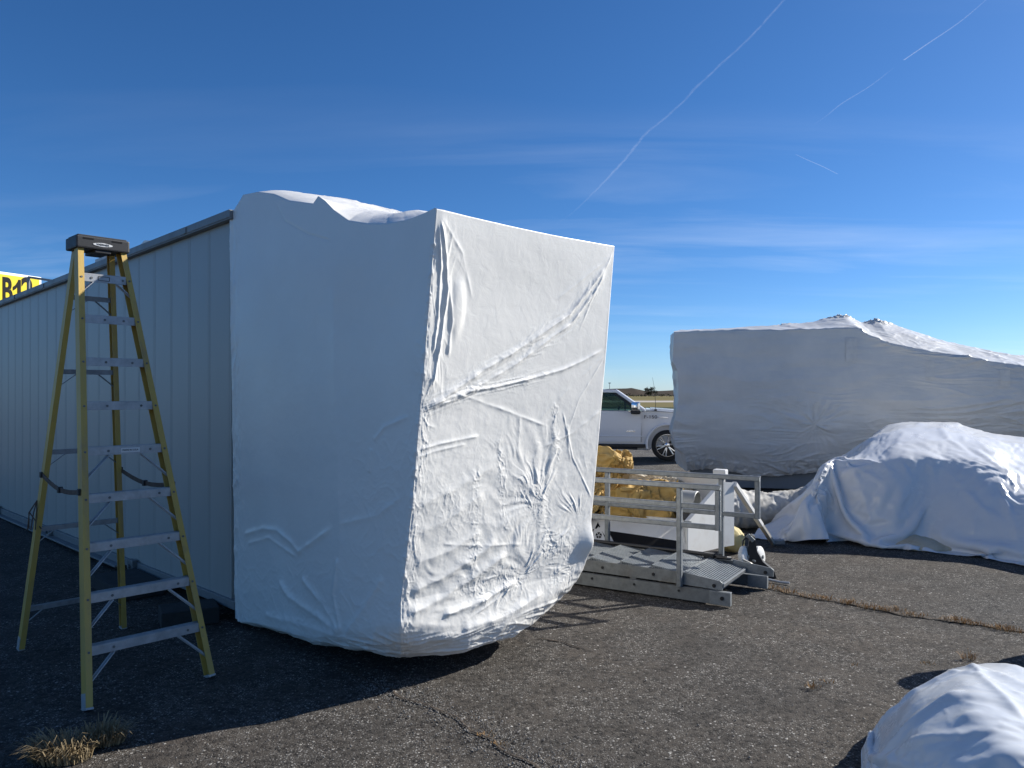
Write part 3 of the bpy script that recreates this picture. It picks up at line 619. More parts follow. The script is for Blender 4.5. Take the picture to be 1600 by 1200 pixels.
    bl = slice(nT+nV, nT+nV+nB); P = Pt[bl]; ramp = sstep(0, 0.2, np.linspace(0, 1, nB))[:, None]
    d[bl] += ramp*(0.020*crease(P*np.array([1.6,1.6,9]), 101, 3, 2.2)+0.006*fbm(P*4, 3, 102))
    Pt = Pt+nrm*d[..., None]; Pt[..., 2] = np.maximum(Pt[..., 2], 0.012)
    grid_mesh('wrap_film', Pt, M['wrap'], r, closed=True)
    return r
wrapped_cab()

# ================================================================== SECOND WRAPPED MODULE
def wrapped_module():
    A = np.array([3.05,14.5]); dr = np.array([3.15,-0.70]); Ls = np.linalg.norm(dr); bk = np.array([0.217,0.976])
    r = thing('wrapped_module', (6.0, 15.2, 0), 'long module in grey white wrap behind the draped tarpaulin, roof falling to the right', 'wrapped module')
    def s_of(px, depth=0.0):
        rr = (px-800)/FPX; a = A+bk*depth; return (rr*a[1]-a[0])/(dr[0]-rr*dr[1])
    def zof(px, py, depth=0.0):
        s = s_of(px, depth); D = A[1]+dr[1]*s+bk[1]*depth; return s, CH-(py-HZ)/FPX*D
    def tab(l, dp): q = sorted(zof(p[0], p[1], dp) for p in l); return np.array([k[0] for k in q]), np.array([k[1] for k in q])
    fs, fz = tab([(1052,518),(1150,516),(1250,514),(1340,512),(1356,521),(1385,533),(1420,542),(1460,549),(1500,554),(1560,566),(1600,572),(1700,588),(1850,600)], 0)
    rs_, rz = tab([(1045,519),(1120,514),(1195,510),(1230,507),(1270,503),(1296,496),(1312,493),(1322,494),(1345,504),(1358,502),(1370,498),(1378,500),(1400,508),(1440,521),(1480,534),(1530,545),(1600,556),(1700,572),(1900,590)], 1.3)
    ns, nf, nr, nb = 460, 230, 90, 60
    S = np.linspace(0, 2.75, ns); zt = np.interp(S, fs, fz); zr = np.maximum(np.interp(S, rs_, rz), zt-0.02)
    # left edge leans and bulges with height (metres along the wall)
    ez = np.array([zof(0*0+1053, y)[1] for y in (519,564,578,600,624,650,673,697,711,732)]); ex = np.array([1053,1050.5,1058,1060,1060,1055,1050,1054,1070,1074.])
    exs = np.array([s_of(x) for x in ex]); o = np.argsort(ez); ez, exs = ez[o], exs[o]
    rows = []
    for v in np.linspace(0, 1, nf):           # front face, hem to edge
        z0 = 0.33+0.05*np.sin(S*9)-0.05*sstep(0.9,1.3,S); z = z0+(zt-0.02-z0)*v
        dpt = 0.30*(1-v)**6+sstep(0.75,1.35,S)*0.75*(1-np.minimum(1, z/1.7))**1.3
        sh = np.interp(z, ez, exs)*np.clip(1-S/0.35, 0, 1)**2
        p = A[None]+dr[None]*(S+sh)[:, None]+bk[None]*dpt[:, None]; rows.append(np.concatenate([p, z[:, None]], 1))
    for v in np.linspace(0, 1, nr)[1:]:       # roof to the ridge line
        dpt = 1.3*v+0.02; z = zt+(zr-zt)*(v**1.0)+0.0*v; p = A[None]+dr[None]*S[:, None]+bk[None]*dpt; rows.append(np.concatenate([p, z[:, None]], 1))
    for v in np.linspace(0, 1, nb)[1:]:       # back slope and back face
        dpt = 1.3+min(1, v*1.6)*1.5; z = zr-(0.25*min(1, v*1.6))-max(0, v-0.625)/0.375*2.3; p = A[None]+dr[None]*S[:, None]+bk[None]*dpt; rows.append(np.concatenate([p, z[:, None]], 1))
    Pt = np.array(rows); n = normals(Pt); 
    if n[nf//2, ns//2, 1] > 0: n = -n
    d = np.zeros(Pt.shape[:2]); P = Pt[:nf]; vv = np.linspace(0, 1, nf)[:, None]; SS = S[None]
    # sagging horizontal wrinkles, stronger low down and to the right
    q = P*np.array([1.1,1.1,5.5]); low = sstep(0.75, 0.1, vv)
    d[:nf] += 0.022*(0.25+low)*sstep(-0.5,0.4,vnoise(P*0.9,219))*crease(q, 201, 3, 2.2, 0.9)+0.020*fbm(P*np.array([0.7,0.7,2.2]), 3, 202)+0.030*sstep(0.9,1.8,SS)*crease(P*np.array([0.8,0.8,4.0])+3, 203, 3, 2.0, 0.9)
    for cs, cz in ((1.17,1.45),(1.40,2.1)): pass
    c = np.array([*(A+dr*0.78), 1.25]); x = P-c; rr = np.linalg.norm(x, axis=-1); th = np.arctan2(x[...,2], x[...,0]); d[:nf] += 0.05*np.exp(-(rr/0.5)**2)*np.abs(vnoise(np.stack([th*3, rr*2, rr*0], -1), 7))
    edge = np.exp(-((1-vv)/0.05)**2); d[:nf] += edge*sstep(0.95,1.1,SS)*0.05*crease(P*np.array([1.0,1.0,6]), 205, 3, 2)
    # bunched film low at the hem
    d[:nf] += np.exp(-(vv/0.10)**2)*0.05*crease(P*np.array([4,4,5]), 206, 3, 2.2)
    R = Pt[nf:nf+nr-1]; d[nf:nf+nr-1] += 0.03*crease(R*np.array([1.2,1.2,3])+2, 207, 3, 2)+0.02*fbm(R*1.2, 3, 208)
    for px, amp in ((1313,0.10),(1370,0.10),(1225,0.05)):
        s0 = s_of(px, 1.3); c = np.array([*(A+dr*s0+bk*1.3), float(np.interp(s0, S, zr))]); g = np.exp(-(np.linalg.norm(Pt-c, axis=-1)/0.22)**2); d += g*amp*(crease(Pt*np.array([9,9,9]), 209, 3, 2)-0.3)
    Pt = Pt+n*d[..., None]
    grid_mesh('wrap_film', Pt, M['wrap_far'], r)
    # left end: film turned round the corner
    col = Pt[:, 0]; k = np.linspace(0, 1, 40)[:, None, None]; front = col[:nf]; back = col[::-1][:nf]
    z = front[:, 2]; back = np.stack([A[0]+bk[0]*2.8+0*z, A[1]+bk[1]*2.8+0*z, z], -1); endp = front[None]*(1-k)+back[None]*k
    nn = np.array([-0.976,0.217,0]); endp = endp+nn*(0.05*np.sin(k*math.pi)*(1+fbm(endp*2.2, 3, 214)[..., None]))
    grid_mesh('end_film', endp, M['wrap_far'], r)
    b = MB(); F3 = lambda s, dp, z: Vector((*(A+dr*s+bk*dp), z))
    Ud, Bd = Vector((dr[0]/Ls, dr[1]/Ls, 0)), Vector((bk[0], bk[1], 0))
    b.box(F3(1.4,1.6,0.22), (Ls*2.6,2.4,0.40), Ud, Bd, ZU, ch=0.01); b.build('base_skirt', mat('shade_tinted_skirt', (0.17,0.20,0.23), 0.5, var=0.1), r)  # panel paint with the bluish shade under the hem put into its colour
    # taped seams
    for px, y0, y1, wpx in ((1330,528,566,16),(1452,564,594,12),(1570,578,604,14),(1276,628,656,8)):
        s, z1 = zof(px, y0); _, z0 = zof(px, y1); w = wpx/FPX*(A[1]+dr[1]*s); off = (0.75*(1-min(1, z0/1.7))**1.3 if s > 0.9 else 0)
        m = MB(); i = int(np.argmin(np.abs(S-s)))
        def surf(ss, zz):
            i = int(np.argmin(np.abs(S-ss))); j = int(np.argmin(np.abs(Pt[:nf, i, 2]-zz))); q = Vector(Pt[j, i]); return Vector((q.x, q.y, zz))-Bd*0.012
        ny = 7; hw = w/2/Ls
        for k in range(ny-1):
            za, zb_ = z0+(z1-z0)*k/(ny-1), z0+(z1-z0)*(k+1)/(ny-1)
            m.add([surf(s-hw,za), surf(s,za), surf(s+hw,za), surf(s-hw,zb_), surf(s,zb_), surf(s+hw,zb_)], [(0,1,4,3),(1,2,5,4)])
        m.build('tape_patch', M['wrap_tape'], r)
M['wrap_tape'] = mat('seam_tape', (0.66,0.635,0.585), 0.36, var=0.2, vscale=14, var_col=(0.58,0.56,0.52))
wrapped_module()

def low_bundle():
    "a dirty white film covered log lying on the ground between trough and tarpaulin"
    r = None; n, m = 150, 70; x = np.linspace(2.55, 4.9, n); rows = []
    for k in range(m):
        a = math.radians(-75+k/(m-1)*330); rad = 0.27+0.03*np.sin(x*3.1); yy = 10.35+0.1*np.sin(x*1.3)+math.cos(math.pi+a)*rad*-1.0*-1; rows.append(np.stack([x, 10.40+0.04*np.sin(x*2)-math.cos(a)*rad, 0.24+math.sin(a)*rad*0.95+0.02*np.sin(x*5)], -1))
    P = np.array(rows); nn = normals(P); c = np.array([3.7,10.4,0.24])
    if ((P-np.stack([P[...,0], 0*P[...,0]+10.4, 0*P[...,0]+0.24], -1))*nn).sum() < 0: nn = -nn
    P = P+nn*(0.045*crease(P*np.array([3.5,3.5,3.5]), 301, 3, 2)+0.02*fbm(P*3, 3, 302))[..., None]; P[..., 2] = np.maximum(P[..., 2], 0.01)
    tag(grid_mesh('wrapped_log', P, M['grey_cloth']), 'low dirty white wrapped log lying between the steel trough and big tarpaulin', 'wrapped log')
low_bundle()

def settle(G, mat_, name, grow=0.07, frames=26, bend=2.0, up=2, gap=0.012, hem=0.006, smooth_it=0, mass=0.25, pin=None, tens=15.0, core_shrink=0.02, closed=False, damp=4.0, post=None):
    "lets a sheet with a little too much cloth sink onto a copy of itself: real folds instead of drawn ones"
    nv, nu = G.shape[:2]; n = normals(G, closed)
    if n[..., 2].mean() < 0: n = -n
    core = grid_mesh('collider', G-n*core_shrink, mat_, closed=closed); core.modifiers.new('c', 'COLLISION'); core.collision.thickness_outer = 0.008; core.collision.cloth_friction = 12
    fl = bpy.data.meshes.new('floor_c'); fl.from_pydata([(-20,-20,0),(20,-20,0),(20,20,0),(-20,20,0)], [], [(0,1,2,3)]); flo = bpy.data.objects.new('floor_c', fl); COL.objects.link(flo); flo.modifiers.new('c', 'COLLISION'); flo.collision.thickness_outer = 0.004; flo.collision.cloth_friction = 30
    st = G+n*gap; st[..., 2] = np.maximum(st[..., 2], 0.008)
    o = grid_mesh('sheet', st, mat_, closed=closed); md = o.modifiers.new('cl', 'CLOTH'); cs = md.settings
    cs.quality = 4; cs.mass = mass; cs.tension_stiffness = tens; cs.compression_stiffness = tens; cs.shear_stiffness = tens*0.6; cs.bending_stiffness = bend; cs.tension_damping = damp; cs.compression_damping = damp; cs.shear_damping = damp; cs.air_damping = 2.0; cs.shrink_min = -grow
    md.collision_settings.distance_min = 0.006; md.collision_settings.use_self_collision = False; md.collision_settings.collision_quality = 2
    if pin is not None:
        vg = o.vertex_groups.new(name='pin')
        for i, w in enumerate(pin.ravel()):
            if w > 0: vg.add([int(i)], float(w), 'REPLACE')
        cs.vertex_group_mass = 'pin'
    md.point_cache.frame_start = 1; md.point_cache.frame_end = frames+1
    for f in range(1, frames+1): scene.frame_set(f)
    ev = o.evaluated_get(bpy.context.evaluated_depsgraph_get()); me = ev.to_mesh(); A = np.empty(len(me.vertices)*3); me.vertices.foreach_get('co', A); R = A.reshape(nv, nu, 3); ev.to_mesh_clear()
    for q in (o, core, flo): bpy.data.objects.remove(q)
    scene.frame_set(1)
    if up > 1:
        R = catmull(R, nv*up); R = catmull(R.transpose(1,0,2), nu*up, closed).transpose(1,0,2)
    if post is not None:
        n = normals(R, closed); n = n if n[..., 2].mean() > 0 else -n; R = R+n*post(R)[..., None]
    R[..., 2] = np.maximum(R[..., 2], hem); return grid_mesh(name, R, mat_, closed=closed)
def drape(name, rows, m, nr, nc, amps, seed, hem=0.008, **kw):
    C = np.array([[tuple(p) for p in row] for row in rows], float); G1 = catmull(C, nr); G1 = catmull(G1.transpose(1,0,2), nc).transpose(1,0,2); G2 = linear(C, nr); G2 = linear(G2.transpose(1,0,2), nc).transpose(1,0,2); G = 0.35*G1+0.65*G2
    for _ in range(3): G[1:-1, 1:-1] = 0.25*(G[:-2, 1:-1]+G[2:, 1:-1]+G[1:-1, :-2]+G[1:-1, 2:])
    a0, a1, a2 = amps
    n = normals(G)
    if n[..., 2].mean() < 0: n = -n
    G = G+n*(a2*fbm(G*1.1, 3, seed+7)+a0*crease(G*1.5, seed, 2, 3.0, 0.8))[..., None]; G[..., 2] = np.maximum(G[..., 2], 0.006)
    def fine(R): return a1*crease(R*np.array([2.6,2.6,1.6]), seed+3, 2, 5.0, 1.0)+0.4*a1*crease(R*6.5, seed+9, 2, 6.0, 1.0)
    lines = kw.pop('folds', [])
    def post(R):
        r = fine(R)
        for l, w, a in lines:
            dd, run = poly_dist(R, l); r = r+a*np.exp(-(dd/w)**1.4)*sstep(0, 0.12, run)*sstep(1.0, 0.85, run)
        return r
    return settle(G, m, name, hem=hem, post=post, **kw)
def big_tarp():
    R = []
    R.append([at(*p) for p in ((1172,836,9.83),(1210,838,9.7),(1275,846,9.4),(1298,838,9.6),(1340,845,9.25),(1400,857,8.98),(1440,855,9.05),(1500,866,8.68),(1560,874,8.42),(1600,882,8.2),(1700,902,7.7))])
    R.append([at(*p) for p in ((1190,826,9.90),(1236,812,9.76),(1277,790,9.36),(1299,790,9.66),(1345,800,9.28),(1400,812,9.06),(1440,808,9.16),(1500,822,8.78),(1560,822,8.50),(1605,832,8.28),(1710,845,7.8))])
    R.append([at(*p) for p in ((1213,814,10.05),(1258,782,9.9),(1280,744,9.46),(1300,744,9.70),(1345,750,9.36),(1410,756,9.16),(1455,754,9.22),(1530,758,8.92),(1578,790,8.60),(1622,800,8.36),(1715,800,7.95))])
    R.append([at(*p) for p in ((1222,804,10.2),(1264,766,10.1),(1285,727,9.62),(1312,723,9.76),(1350,720,9.48),(1410,719,9.30),(1470,719,9.30),(1540,732,9.10),(1585,768,8.75),(1632,780,8.5),(1725,775,8.1))])
    R.append([at(*p) for p in ((1230,797,10.5),(1270,758,10.45),(1293,721,9.95),(1326,716,9.95),(1354,712,9.66),(1402,709,9.42),(1472,709,9.42),(1546,718,9.26),(1592,752,8.95),(1645,765,8.75),(1730,765,8.4))])
    R.append([at(*p) for p in ((1242,790,11.0),(1282,754,11.0),(1304,720,10.7),(1338,708,10.6),(1366,682,10.35),(1404,676,10.1),(1475,680,10.0),(1548,696,9.85),(1600,722,9.55),(1655,738,9.3),(1740,748,9.0))])
    R.append([at(*p) for p in ((1250,788,11.5),(1292,752,11.5),(1314,722,11.4),(1350,706,11.5),(1386,664,11.3),(1430,659,11.2),(1482,657,11.1),(1545,674,11.0),(1600,682,10.8),(1660,700,10.5),(1750,725,10.2))])
    R.append([(p[0]+0.05, p[1]+0.7, max(0.02, p[2]*0.75)) for p in R[-1]])
    R.append([(p[0]+0.1, p[1]+0.6, 0.01) for p in R[-1]])
    o = drape('draped_tarpaulin', R, M['tarp'], 88, 128, (0.030,0.007,0.016), 401, grow=0.10, frames=24, bend=5.0, folds=[([tuple(at(*q)) for q in l], w, a) for l, w, a in (([(1285,727,9.60),(1330,742,9.40),(1400,748,9.12),(1480,742,9.1)],0.035,0.022),([(1500,738,9.0),(1450,790,9.1),(1400,850,8.98)],0.05,0.035),([(1565,770,8.75),(1590,830,8.4),(1598,880,8.2)],0.04,0.03),([(1500,760,9.0),(1540,800,8.7),(1560,860,8.5)],0.04,0.022),([(1400,700,9.6),(1480,690,9.8),(1580,740,9.2)],0.03,0.016),([(1390,664,11.2),(1420,690,9.9),(1470,708,9.4)],0.03,0.015),([(1345,760,9.35),(1360,810,9.2),(1330,842,9.25)],0.035,0.02))]); tag(o, 'big glossy white tarpaulin draped over a heap in front of the grey wrapped module', 'tarpaulin')
    # beige canvas showing beneath its hem
    n = 70; x = np.linspace(4.35, 5.25, n); rows = []
    for a in np.linspace(0, math.pi, 20):
        yb = np.interp(x, [4.2,5.4], [9.15,8.62]); rows.append(np.stack([x, yb+0.22-math.cos(a)*0.30*(1+0.2*np.sin(x*7)), math.sin(a)*0.13*(1+0.2*np.sin(x*11))+0.004], -1))
    P = np.array(rows); P = P+0.03*fbm(P*7, 3, 411)[..., None]*np.array([0,1,0.6]); P[..., 2] = np.maximum(P[..., 2], 0.004); tag(grid_mesh('folded_canvas', P, M['canvas_pale']), 'beige canvas edge peeping out under the big white tarpaulin', 'canvas')
big_tarp()
def front_tarp():
    hemL = [(2.30,4.30,0),(1.98,4.12,0),(1.74,3.82,0),(1.58,3.40,0),(1.50,2.95,0),(1.50,2.3,0)]
    fl1 = [(2.32,4.28,0.12),(2.02,4.06,0.13),(1.80,3.76,0.15),(1.64,3.36,0.16),(1.56,2.92,0.16),(1.56,2.3,0.15)]
    fl2 = [(2.36,4.22,0.24),(2.10,3.98,0.29),(1.90,3.66,0.33),(1.74,3.28,0.36),(1.66,2.88,0.37),(1.66,2.3,0.34)]
    cr = [(2.46,4.12,0.335),(2.27,3.86,0.43),(2.10,3.55,0.48),(1.93,3.18,0.50),(1.84,2.82,0.50),(1.84,2.3,0.46)]
    r1 = [(2.60,4.08,0.36),(2.48,3.76,0.46),(2.34,3.42,0.49),(2.18,3.06,0.49),(2.08,2.72,0.47),(2.08,2.2,0.44)]
    r2 = [(2.78,4.02,0.30),(2.74,3.68,0.36),(2.64,3.32,0.38),(2.50,2.94,0.38),(2.40,2.6,0.36),(2.40,2.1,0.34)]
    r3 = [(2.92,3.98,0.12),(2.96,3.60,0.14),(2.90,3.22,0.15),(2.78,2.82,0.15),(2.70,2.5,0.15),(2.70,2.0,0.14)]
    hemR = [(2.98,3.95,0),(3.04,3.56,0),(3.00,3.16,0),(2.88,2.76,0),(2.80,2.42,0),(2.80,1.95,0)]
    rows = [hemL, fl1, fl2, cr, r1, r2, r3, hemR]
    back = [(q[0][0]*0+2.45+(q[0][0]-2.45)*0.9, 4.36, 0.0) for q in rows]
    rows = [[b]+q for b, q in zip(back, rows)]
    hp = np.zeros((76,76)); hp[:4] = 1; hp[:, :3] = 1
    o = drape('wrapped_bundle', rows, M['tarp_front'], 76, 76, (0.016,0.003,0.012), 431, 0.004, grow=0.035, frames=20, bend=1.5, up=3, pin=hp, folds=[([(2.24,3.80,0.45),(1.92,3.80,0.27),(1.76,3.84,0.03)],0.030,0.020),([(2.02,3.42,0.49),(1.73,3.42,0.28),(1.60,3.46,0.02)],0.034,0.024),([(1.94,3.18,0.50),(1.67,3.12,0.22),(1.55,3.1,0.0)],0.030,0.020),([(2.34,3.92,0.43),(2.18,3.55,0.49),(2.04,3.05,0.5)],0.026,0.016),([(2.3,3.7,0.48),(2.08,3.72,0.40),(1.88,3.62,0.30)],0.024,0.014),([(2.5,3.9,0.43),(2.52,3.5,0.44),(2.3,3.1,0.45)],0.03,0.014)]); tag(o, 'rounded white plastic wrapped bundle on the asphalt nearest the camera', 'wrapped bundle')
M['tarp_front'] = wrap_mat('white_plastic_sheet', (0.64,0.655,0.66), 0.26, 0.0020, (2.5,2.5,2.5), (0.61,0.62,0.625))
front_tarp()
def shadow_post():  # out of view; added and shaped to cast the shadow beside the nearest bundle
    n = 60; rows = []
    for z, rad in ((0.0,0.20),(0.2,0.16),(0.5,0.13),(0.75,0.15),(0.9,0.17),(1.0,0.15),(1.05,0.06),(1.06,0.01)):
        a = np.linspace(0, 2*math.pi, n, endpoint=False); rows.append(np.stack([4.12+np.cos(a)*rad, 5.42+np.sin(a)*rad*0.8, 0*a+z], -1))
    P = catmull(np.array(rows), 60); P = P+np.stack([0.03*fbm(P*5, 3, 441), 0.03*fbm(P*5, 3, 442), 0*P[..., 0]], -1); P[..., 2] = np.maximum(P[..., 2], 0)
    tag(grid_mesh('shadow_post', P, M['tarp_front'], closed=True), 'unseen white post out of view at the right, added to cast the shadow by the nearest bundle', 'wrapped post')
shadow_post()

# ================================================================== PICKUP TRUCK
def pickup():
    W0 = Vector((4.19, 20.75, 0)); yaw = math.radians(-9); c, s = math.cos(yaw), math.sin(yaw); X = Vector((c, s, 0)); Y = Vector((-s, c, 0))   # X nose, Y away from the camera
    wb = 3.68; half = 1.0
    ctr = W0+Y*0.94
    r = thing('pickup_truck', ctr-X*(wb/2), 'white crew cab pickup truck parked beyond the yellow canvas bundles', 'pickup truck')
    def p(x, y, z): return ctr+X*x+Y*y+ZU*z
    R, AR = 0.42, 0.53
    def arch(cx): return [(cx+math.cos(a)*AR, 0.44+math.sin(a)*AR) for a in np.linspace(math.radians(-18), math.radians(198), 15)]
    prof = [(0.93,0.42),(0.95,0.75),(0.93,1.10),(0.84,1.24),(0.45,1.31),(-0.45,1.36),(-0.60,1.37)]
    body = [(0.93,0.42),(0.95,0.75),(0.93,1.10),(0.84,1.24),(0.45,1.305),(-0.40,1.345),(-0.62,1.345),(-0.95,1.325),(-1.05,1.36),(-3.0,1.38),(-3.05,1.42),(-4.85,1.42),(-4.88,0.60),(-4.3,0.52)]+[q for q in reversed(arch(-wb))][::-1][::-1]
    body = [(0.93,0.42),(0.95,0.75),(0.93,1.10),(0.84,1.24),(0.45,1.305),(-0.40,1.345),(-0.62,1.345),(-0.95,1.325),(-1.05,1.36),(-3.0,1.38),(-3.05,1.42),(-4.85,1.42),(-4.88,0.60),(-4.25,0.50)]
    body += list(reversed(arch(-wb)))+[(-wb+AR+0.05,0.36),(-AR-0.05,0.36)]+list(reversed(arch(0)))+[(AR+0.08,0.42)]
    bm = bmesh.new(); n = len(body); secs = ((-0.955,0.02),(-1.0,0.0),(1.0,0.0),(0.955,0.02)); V = []
    cx, cz = -2.0, 0.9
    for y, ins in secs: V.append([bm.verts.new(p(x+(ins if x < cx else -ins)*0.5, y, z+(-ins if z > 1.0 else 0))) for x, z in body])
    for k in range(3):
        for i in range(n): bm.faces.new((V[k][i], V[k][(i+1) % n], V[k+1][(i+1) % n], V[k+1][i]))
    bm.faces.new(V[0][::-1]); bm.faces.new(V[3]); bmesh.ops.triangulate(bm, faces=[f for f in bm.faces if len(f.verts) > 4]); bmesh.ops.recalc_face_normals(bm, faces=bm.faces)
    mb = MB(); bm.verts.index_update(); mb.add([v.co for v in bm.verts], [tuple(q.index for q in f.verts) for f in bm.faces]); bm.free(); mb.build('body', M['truck_white'], r, smooth=True)
    b = MB()
    b.prism([p(0.90,-0.86,1.27), p(-0.55,-0.90,1.365), p(-0.55,0.90,1.365), p(0.90,0.86,1.27)], ZU*0.035); b.prism([p(0.8,-0.78,1.31), p(-0.42,-0.80,1.40), p(-0.42,-0.35,1.40), p(0.8,-0.30,1.31)], ZU*0.02); b.prism([p(0.8,0.78,1.31), p(-0.42,0.80,1.40), p(-0.42,0.35,1.40), p(0.8,0.30,1.31)], ZU*0.02)
    b.build('hood', M['truck_white'], r)
    # cab frame: roof, pillars on both sides
    b = MB(); roof = [(-1.42,1.90),(-1.75,1.945),(-2.6,1.955),(-3.1,1.93),(-3.15,1.87),(-1.38,1.87)]
    b.prism([p(x,-0.70,z) for x, z in roof], Y*1.40); b.build('roof', M['truck_white'], r)
    for sd in (-1, 1):
        b = MB(); y0, y1 = sd*0.94, sd*0.72
        b.bar(p(-0.58,y0,1.34), p(-1.38,y1,1.90), 0.085, 0.075); b.bar(p(-1.36,y1,1.885), p(-3.12,y1,1.90), 0.10, 0.085); b.bar(p(-2.18,y0-sd*0.01,1.36), p(-2.22,y1,1.88), 0.05, 0.10); b.bar(p(-3.04,y0,1.38), p(-3.12,y1,1.90), 0.06, 0.16)
        b.build('cab_frame', M['truck_white'], r)
        b = MB(); b.bar(p(-0.74,y0-sd*0.0,1.335), p(-1.42,y1+sd*0.012,1.84), 0.03, 0.06); b.bar(p(-1.42,y1+sd*0.014,1.845), p(-2.95,y1+sd*0.012,1.85), 0.03, 0.04); b.bar(p(-1.12,y0,1.345),p(-1.14,y1+sd*0.06,1.60),0.02,0.03); b.build('window_seal', M['black_trim'], r)
        MB().prism([p(-0.72,y0+sd*0.01,1.335), p(-1.05,y0+sd*0.01,1.365), p(-2.14,y0+sd*0.01,1.37), p(-2.19,y1+sd*0.01,1.85), p(-1.44,y1+sd*0.01,1.85)], Y*0.006).build('window', M['glass'], r)
        MB().prism([p(-2.26,y0+sd*0.01,1.37), p(-3.0,y0+sd*0.01,1.38), p(-3.05,y1+sd*0.01,1.85), p(-2.28,y1+sd*0.01,1.85)], Y*0.006).build('window', M['glass'], r)
        MB().bar(p(-0.70,sd*1.004,1.325), p(-1.04,sd*1.004,1.345), 0.02, 0.02).build('belt_trim', M['chrome'], r)
    MB().prism([p(-0.60,-0.90,1.35), p(-1.40,-0.70,1.89), p(-1.40,0.70,1.89), p(-0.60,0.90,1.35)], ZU*0.006).build('windscreen', M['glass'], r)
    b = MB(); b.box(p(-0.95,0,1.22), (0.6,1.7,0.24), X, Y, ZU, ch=0.05); b.build('dashboard', M['black_trim'], r)
    for y in (-0.42, 0.42):
        b = MB(); b.box(p(-2.0,y,1.25), (0.16,0.52,0.62), X, Y, ZU, ch=0.06); b.box(p(-2.04,y,1.64), (0.09,0.26,0.17), X, Y, ZU, ch=0.035); b.build('seat', M['seat'], r)
    b = MB(); cc = p(-1.32,-0.42,1.34); pts = [cc+Y*math.cos(a)*0.19+(ZU*0.9+X*0.35)*math.sin(a)*0.19 for a in np.linspace(0, 2*math.pi, 25)]; b.tube(pts, 0.016, 6); b.build('steering_wheel', M['black_trim'], r)
    # doors as panels a little proud of the side, with shut lines
    def skin(name, pts, off=1.004, m='truck_white'): return MB().prism([p(x,-off,z) for x, z in pts], Y*-0.010).build(name, M[m], r)
    d1 = skin('door', [(-0.70,0.52),(-0.68,1.30),(-0.97,1.305),(-1.06,1.335),(-2.13,1.345),(-2.13,0.50)])
    def sub(mb, name, m, par): return mb.build(name, M[m], par)
    hb = MB(); hb.box(p(-1.98,-1.03,1.16), (0.20,0.035,0.035), X, Y, ZU, ch=0.01); sub(hb, 'handle', 'chrome', d1)
    d2 = skin('door', [(-2.145,0.50),(-2.145,1.345),(-3.0,1.355),(-3.02,0.75),(-2.95,0.50)])
    hb = MB(); hb.box(p(-2.88,-1.03,1.17), (0.20,0.035,0.035), X, Y, ZU, ch=0.01); sub(hb, 'handle', 'chrome', d2)
    for x0, z0, z1 in ((-0.692,0.50,1.31),(-2.137,0.50,1.35),(-3.03,0.75,1.36)): MB().box(p(x0,-1.003,(z0+z1)/2), (0.012,0.012,z1-z0), X, Y, ZU).build('shut_line_shade', M['black_trim'], r)  # black strips stand in for the shade in the door gaps
    b = MB(); b.box(p(-1.80,-1.022,0.66), (2.36,0.02,0.035), X, Y, ZU, ch=0.006); b.build('side_moulding', M['truck_white'], r)
    b = MB(); b.box(p(-1.84,-0.98,0.40), (2.55,0.10,0.10), X, Y, ZU, ch=0.02); b.build('rocker', M['black_trim'], r)
    b = MB(); b.box(p(-1.84,-1.04,0.33), (2.1,0.16,0.04), X, Y, ZU, ch=0.015); b.build('running_board', M['black_trim'], r)
    for y in (-1.0, 1.0):
        for cx in (0, -wb):
            b = MB(); b.tube([p(cx+math.cos(a)*(AR+0.015), y, 0.44+math.sin(a)*(AR+0.015)) for a in np.linspace(math.radians(-12), math.radians(192), 22)], 0.035, 8); b.build('fender_flare', M['truck_white'], r)
    # wheels
    for x in (0, -wb):
        for sd in (-1, 1):
            N = Y*sd; cw = p(x, sd*0.86, R)
            t = MB().lathe(cw-N*0.13, N, [(0.30,0.0),(0.38,0.0),(0.415,0.03),(0.42,0.07),(0.42,0.20),(0.415,0.235),(0.375,0.262),(0.315,0.262),(0.305,0.235)], 40, False).build('wheel', M['rubber'], r, smooth=True)
            b = MB(); b.lathe(cw+N*0.02, N, [(0.31,0.11),(0.305,0.118),(0.285,0.118),(0.275,0.09)], 40, False); b.lathe(cw+N*0.05, N, [(0.075,0.0),(0.075,0.06),(0.05,0.075),(0.0,0.078)], 20)
            Xp, Zp = X, ZU
            for k in range(6):
                a0 = k*math.pi/3+0.25
                for da in (-0.16, 0.16):
                    d1_ = Xp*math.cos(a0+da*0.5)+Zp*math.sin(a0+da*0.5); d2_ = Xp*math.cos(a0+da)+Zp*math.sin(a0+da); b.bar(cw+N*0.10+d1_*0.05, cw+N*0.118+d2_*0.285, 0.032, 0.03, N)
            b.build('rim', M['chrome'], t, smooth=True)
            MB().lathe(cw-N*0.02, N, [(0.29,0.0),(0.29,0.03),(0.0,0.032)], 24).build('brake_disc', M['black_trim'], t)
    # mirror, badges, lights, aerial
    mo = MB(); mo.box(p(-0.84,-1.17,1.47), (0.24,0.24,0.24), X, Y, ZU, ch=0.05); mr = mo.build('mirror', M['chrome'], r, smooth=True)
    MB().box(p(-0.84,-1.16,1.32), (0.26,0.24,0.11), X, Y, ZU, ch=0.03).build('mirror_base', M['black_trim'], mr); MB().bar(p(-0.82,-1.0,1.34), p(-0.84,-1.10,1.34), 0.08, 0.06).build('mirror_arm', M['black_trim'], mr)
    put_text('F-150', 'fender_badge', 0.125, p(-0.44,-1.014,1.185), X, ZU, M['black_trim'], r, sx=1.25, depth=0.012)
    MB().prism([p(-0.22,-1.008,1.17), p(0.02,-1.008,1.165), p(0.02,-1.008,1.18), p(-0.20,-1.008,1.20)], Y*-0.01).build('badge_swoosh', M['chrome'], r)
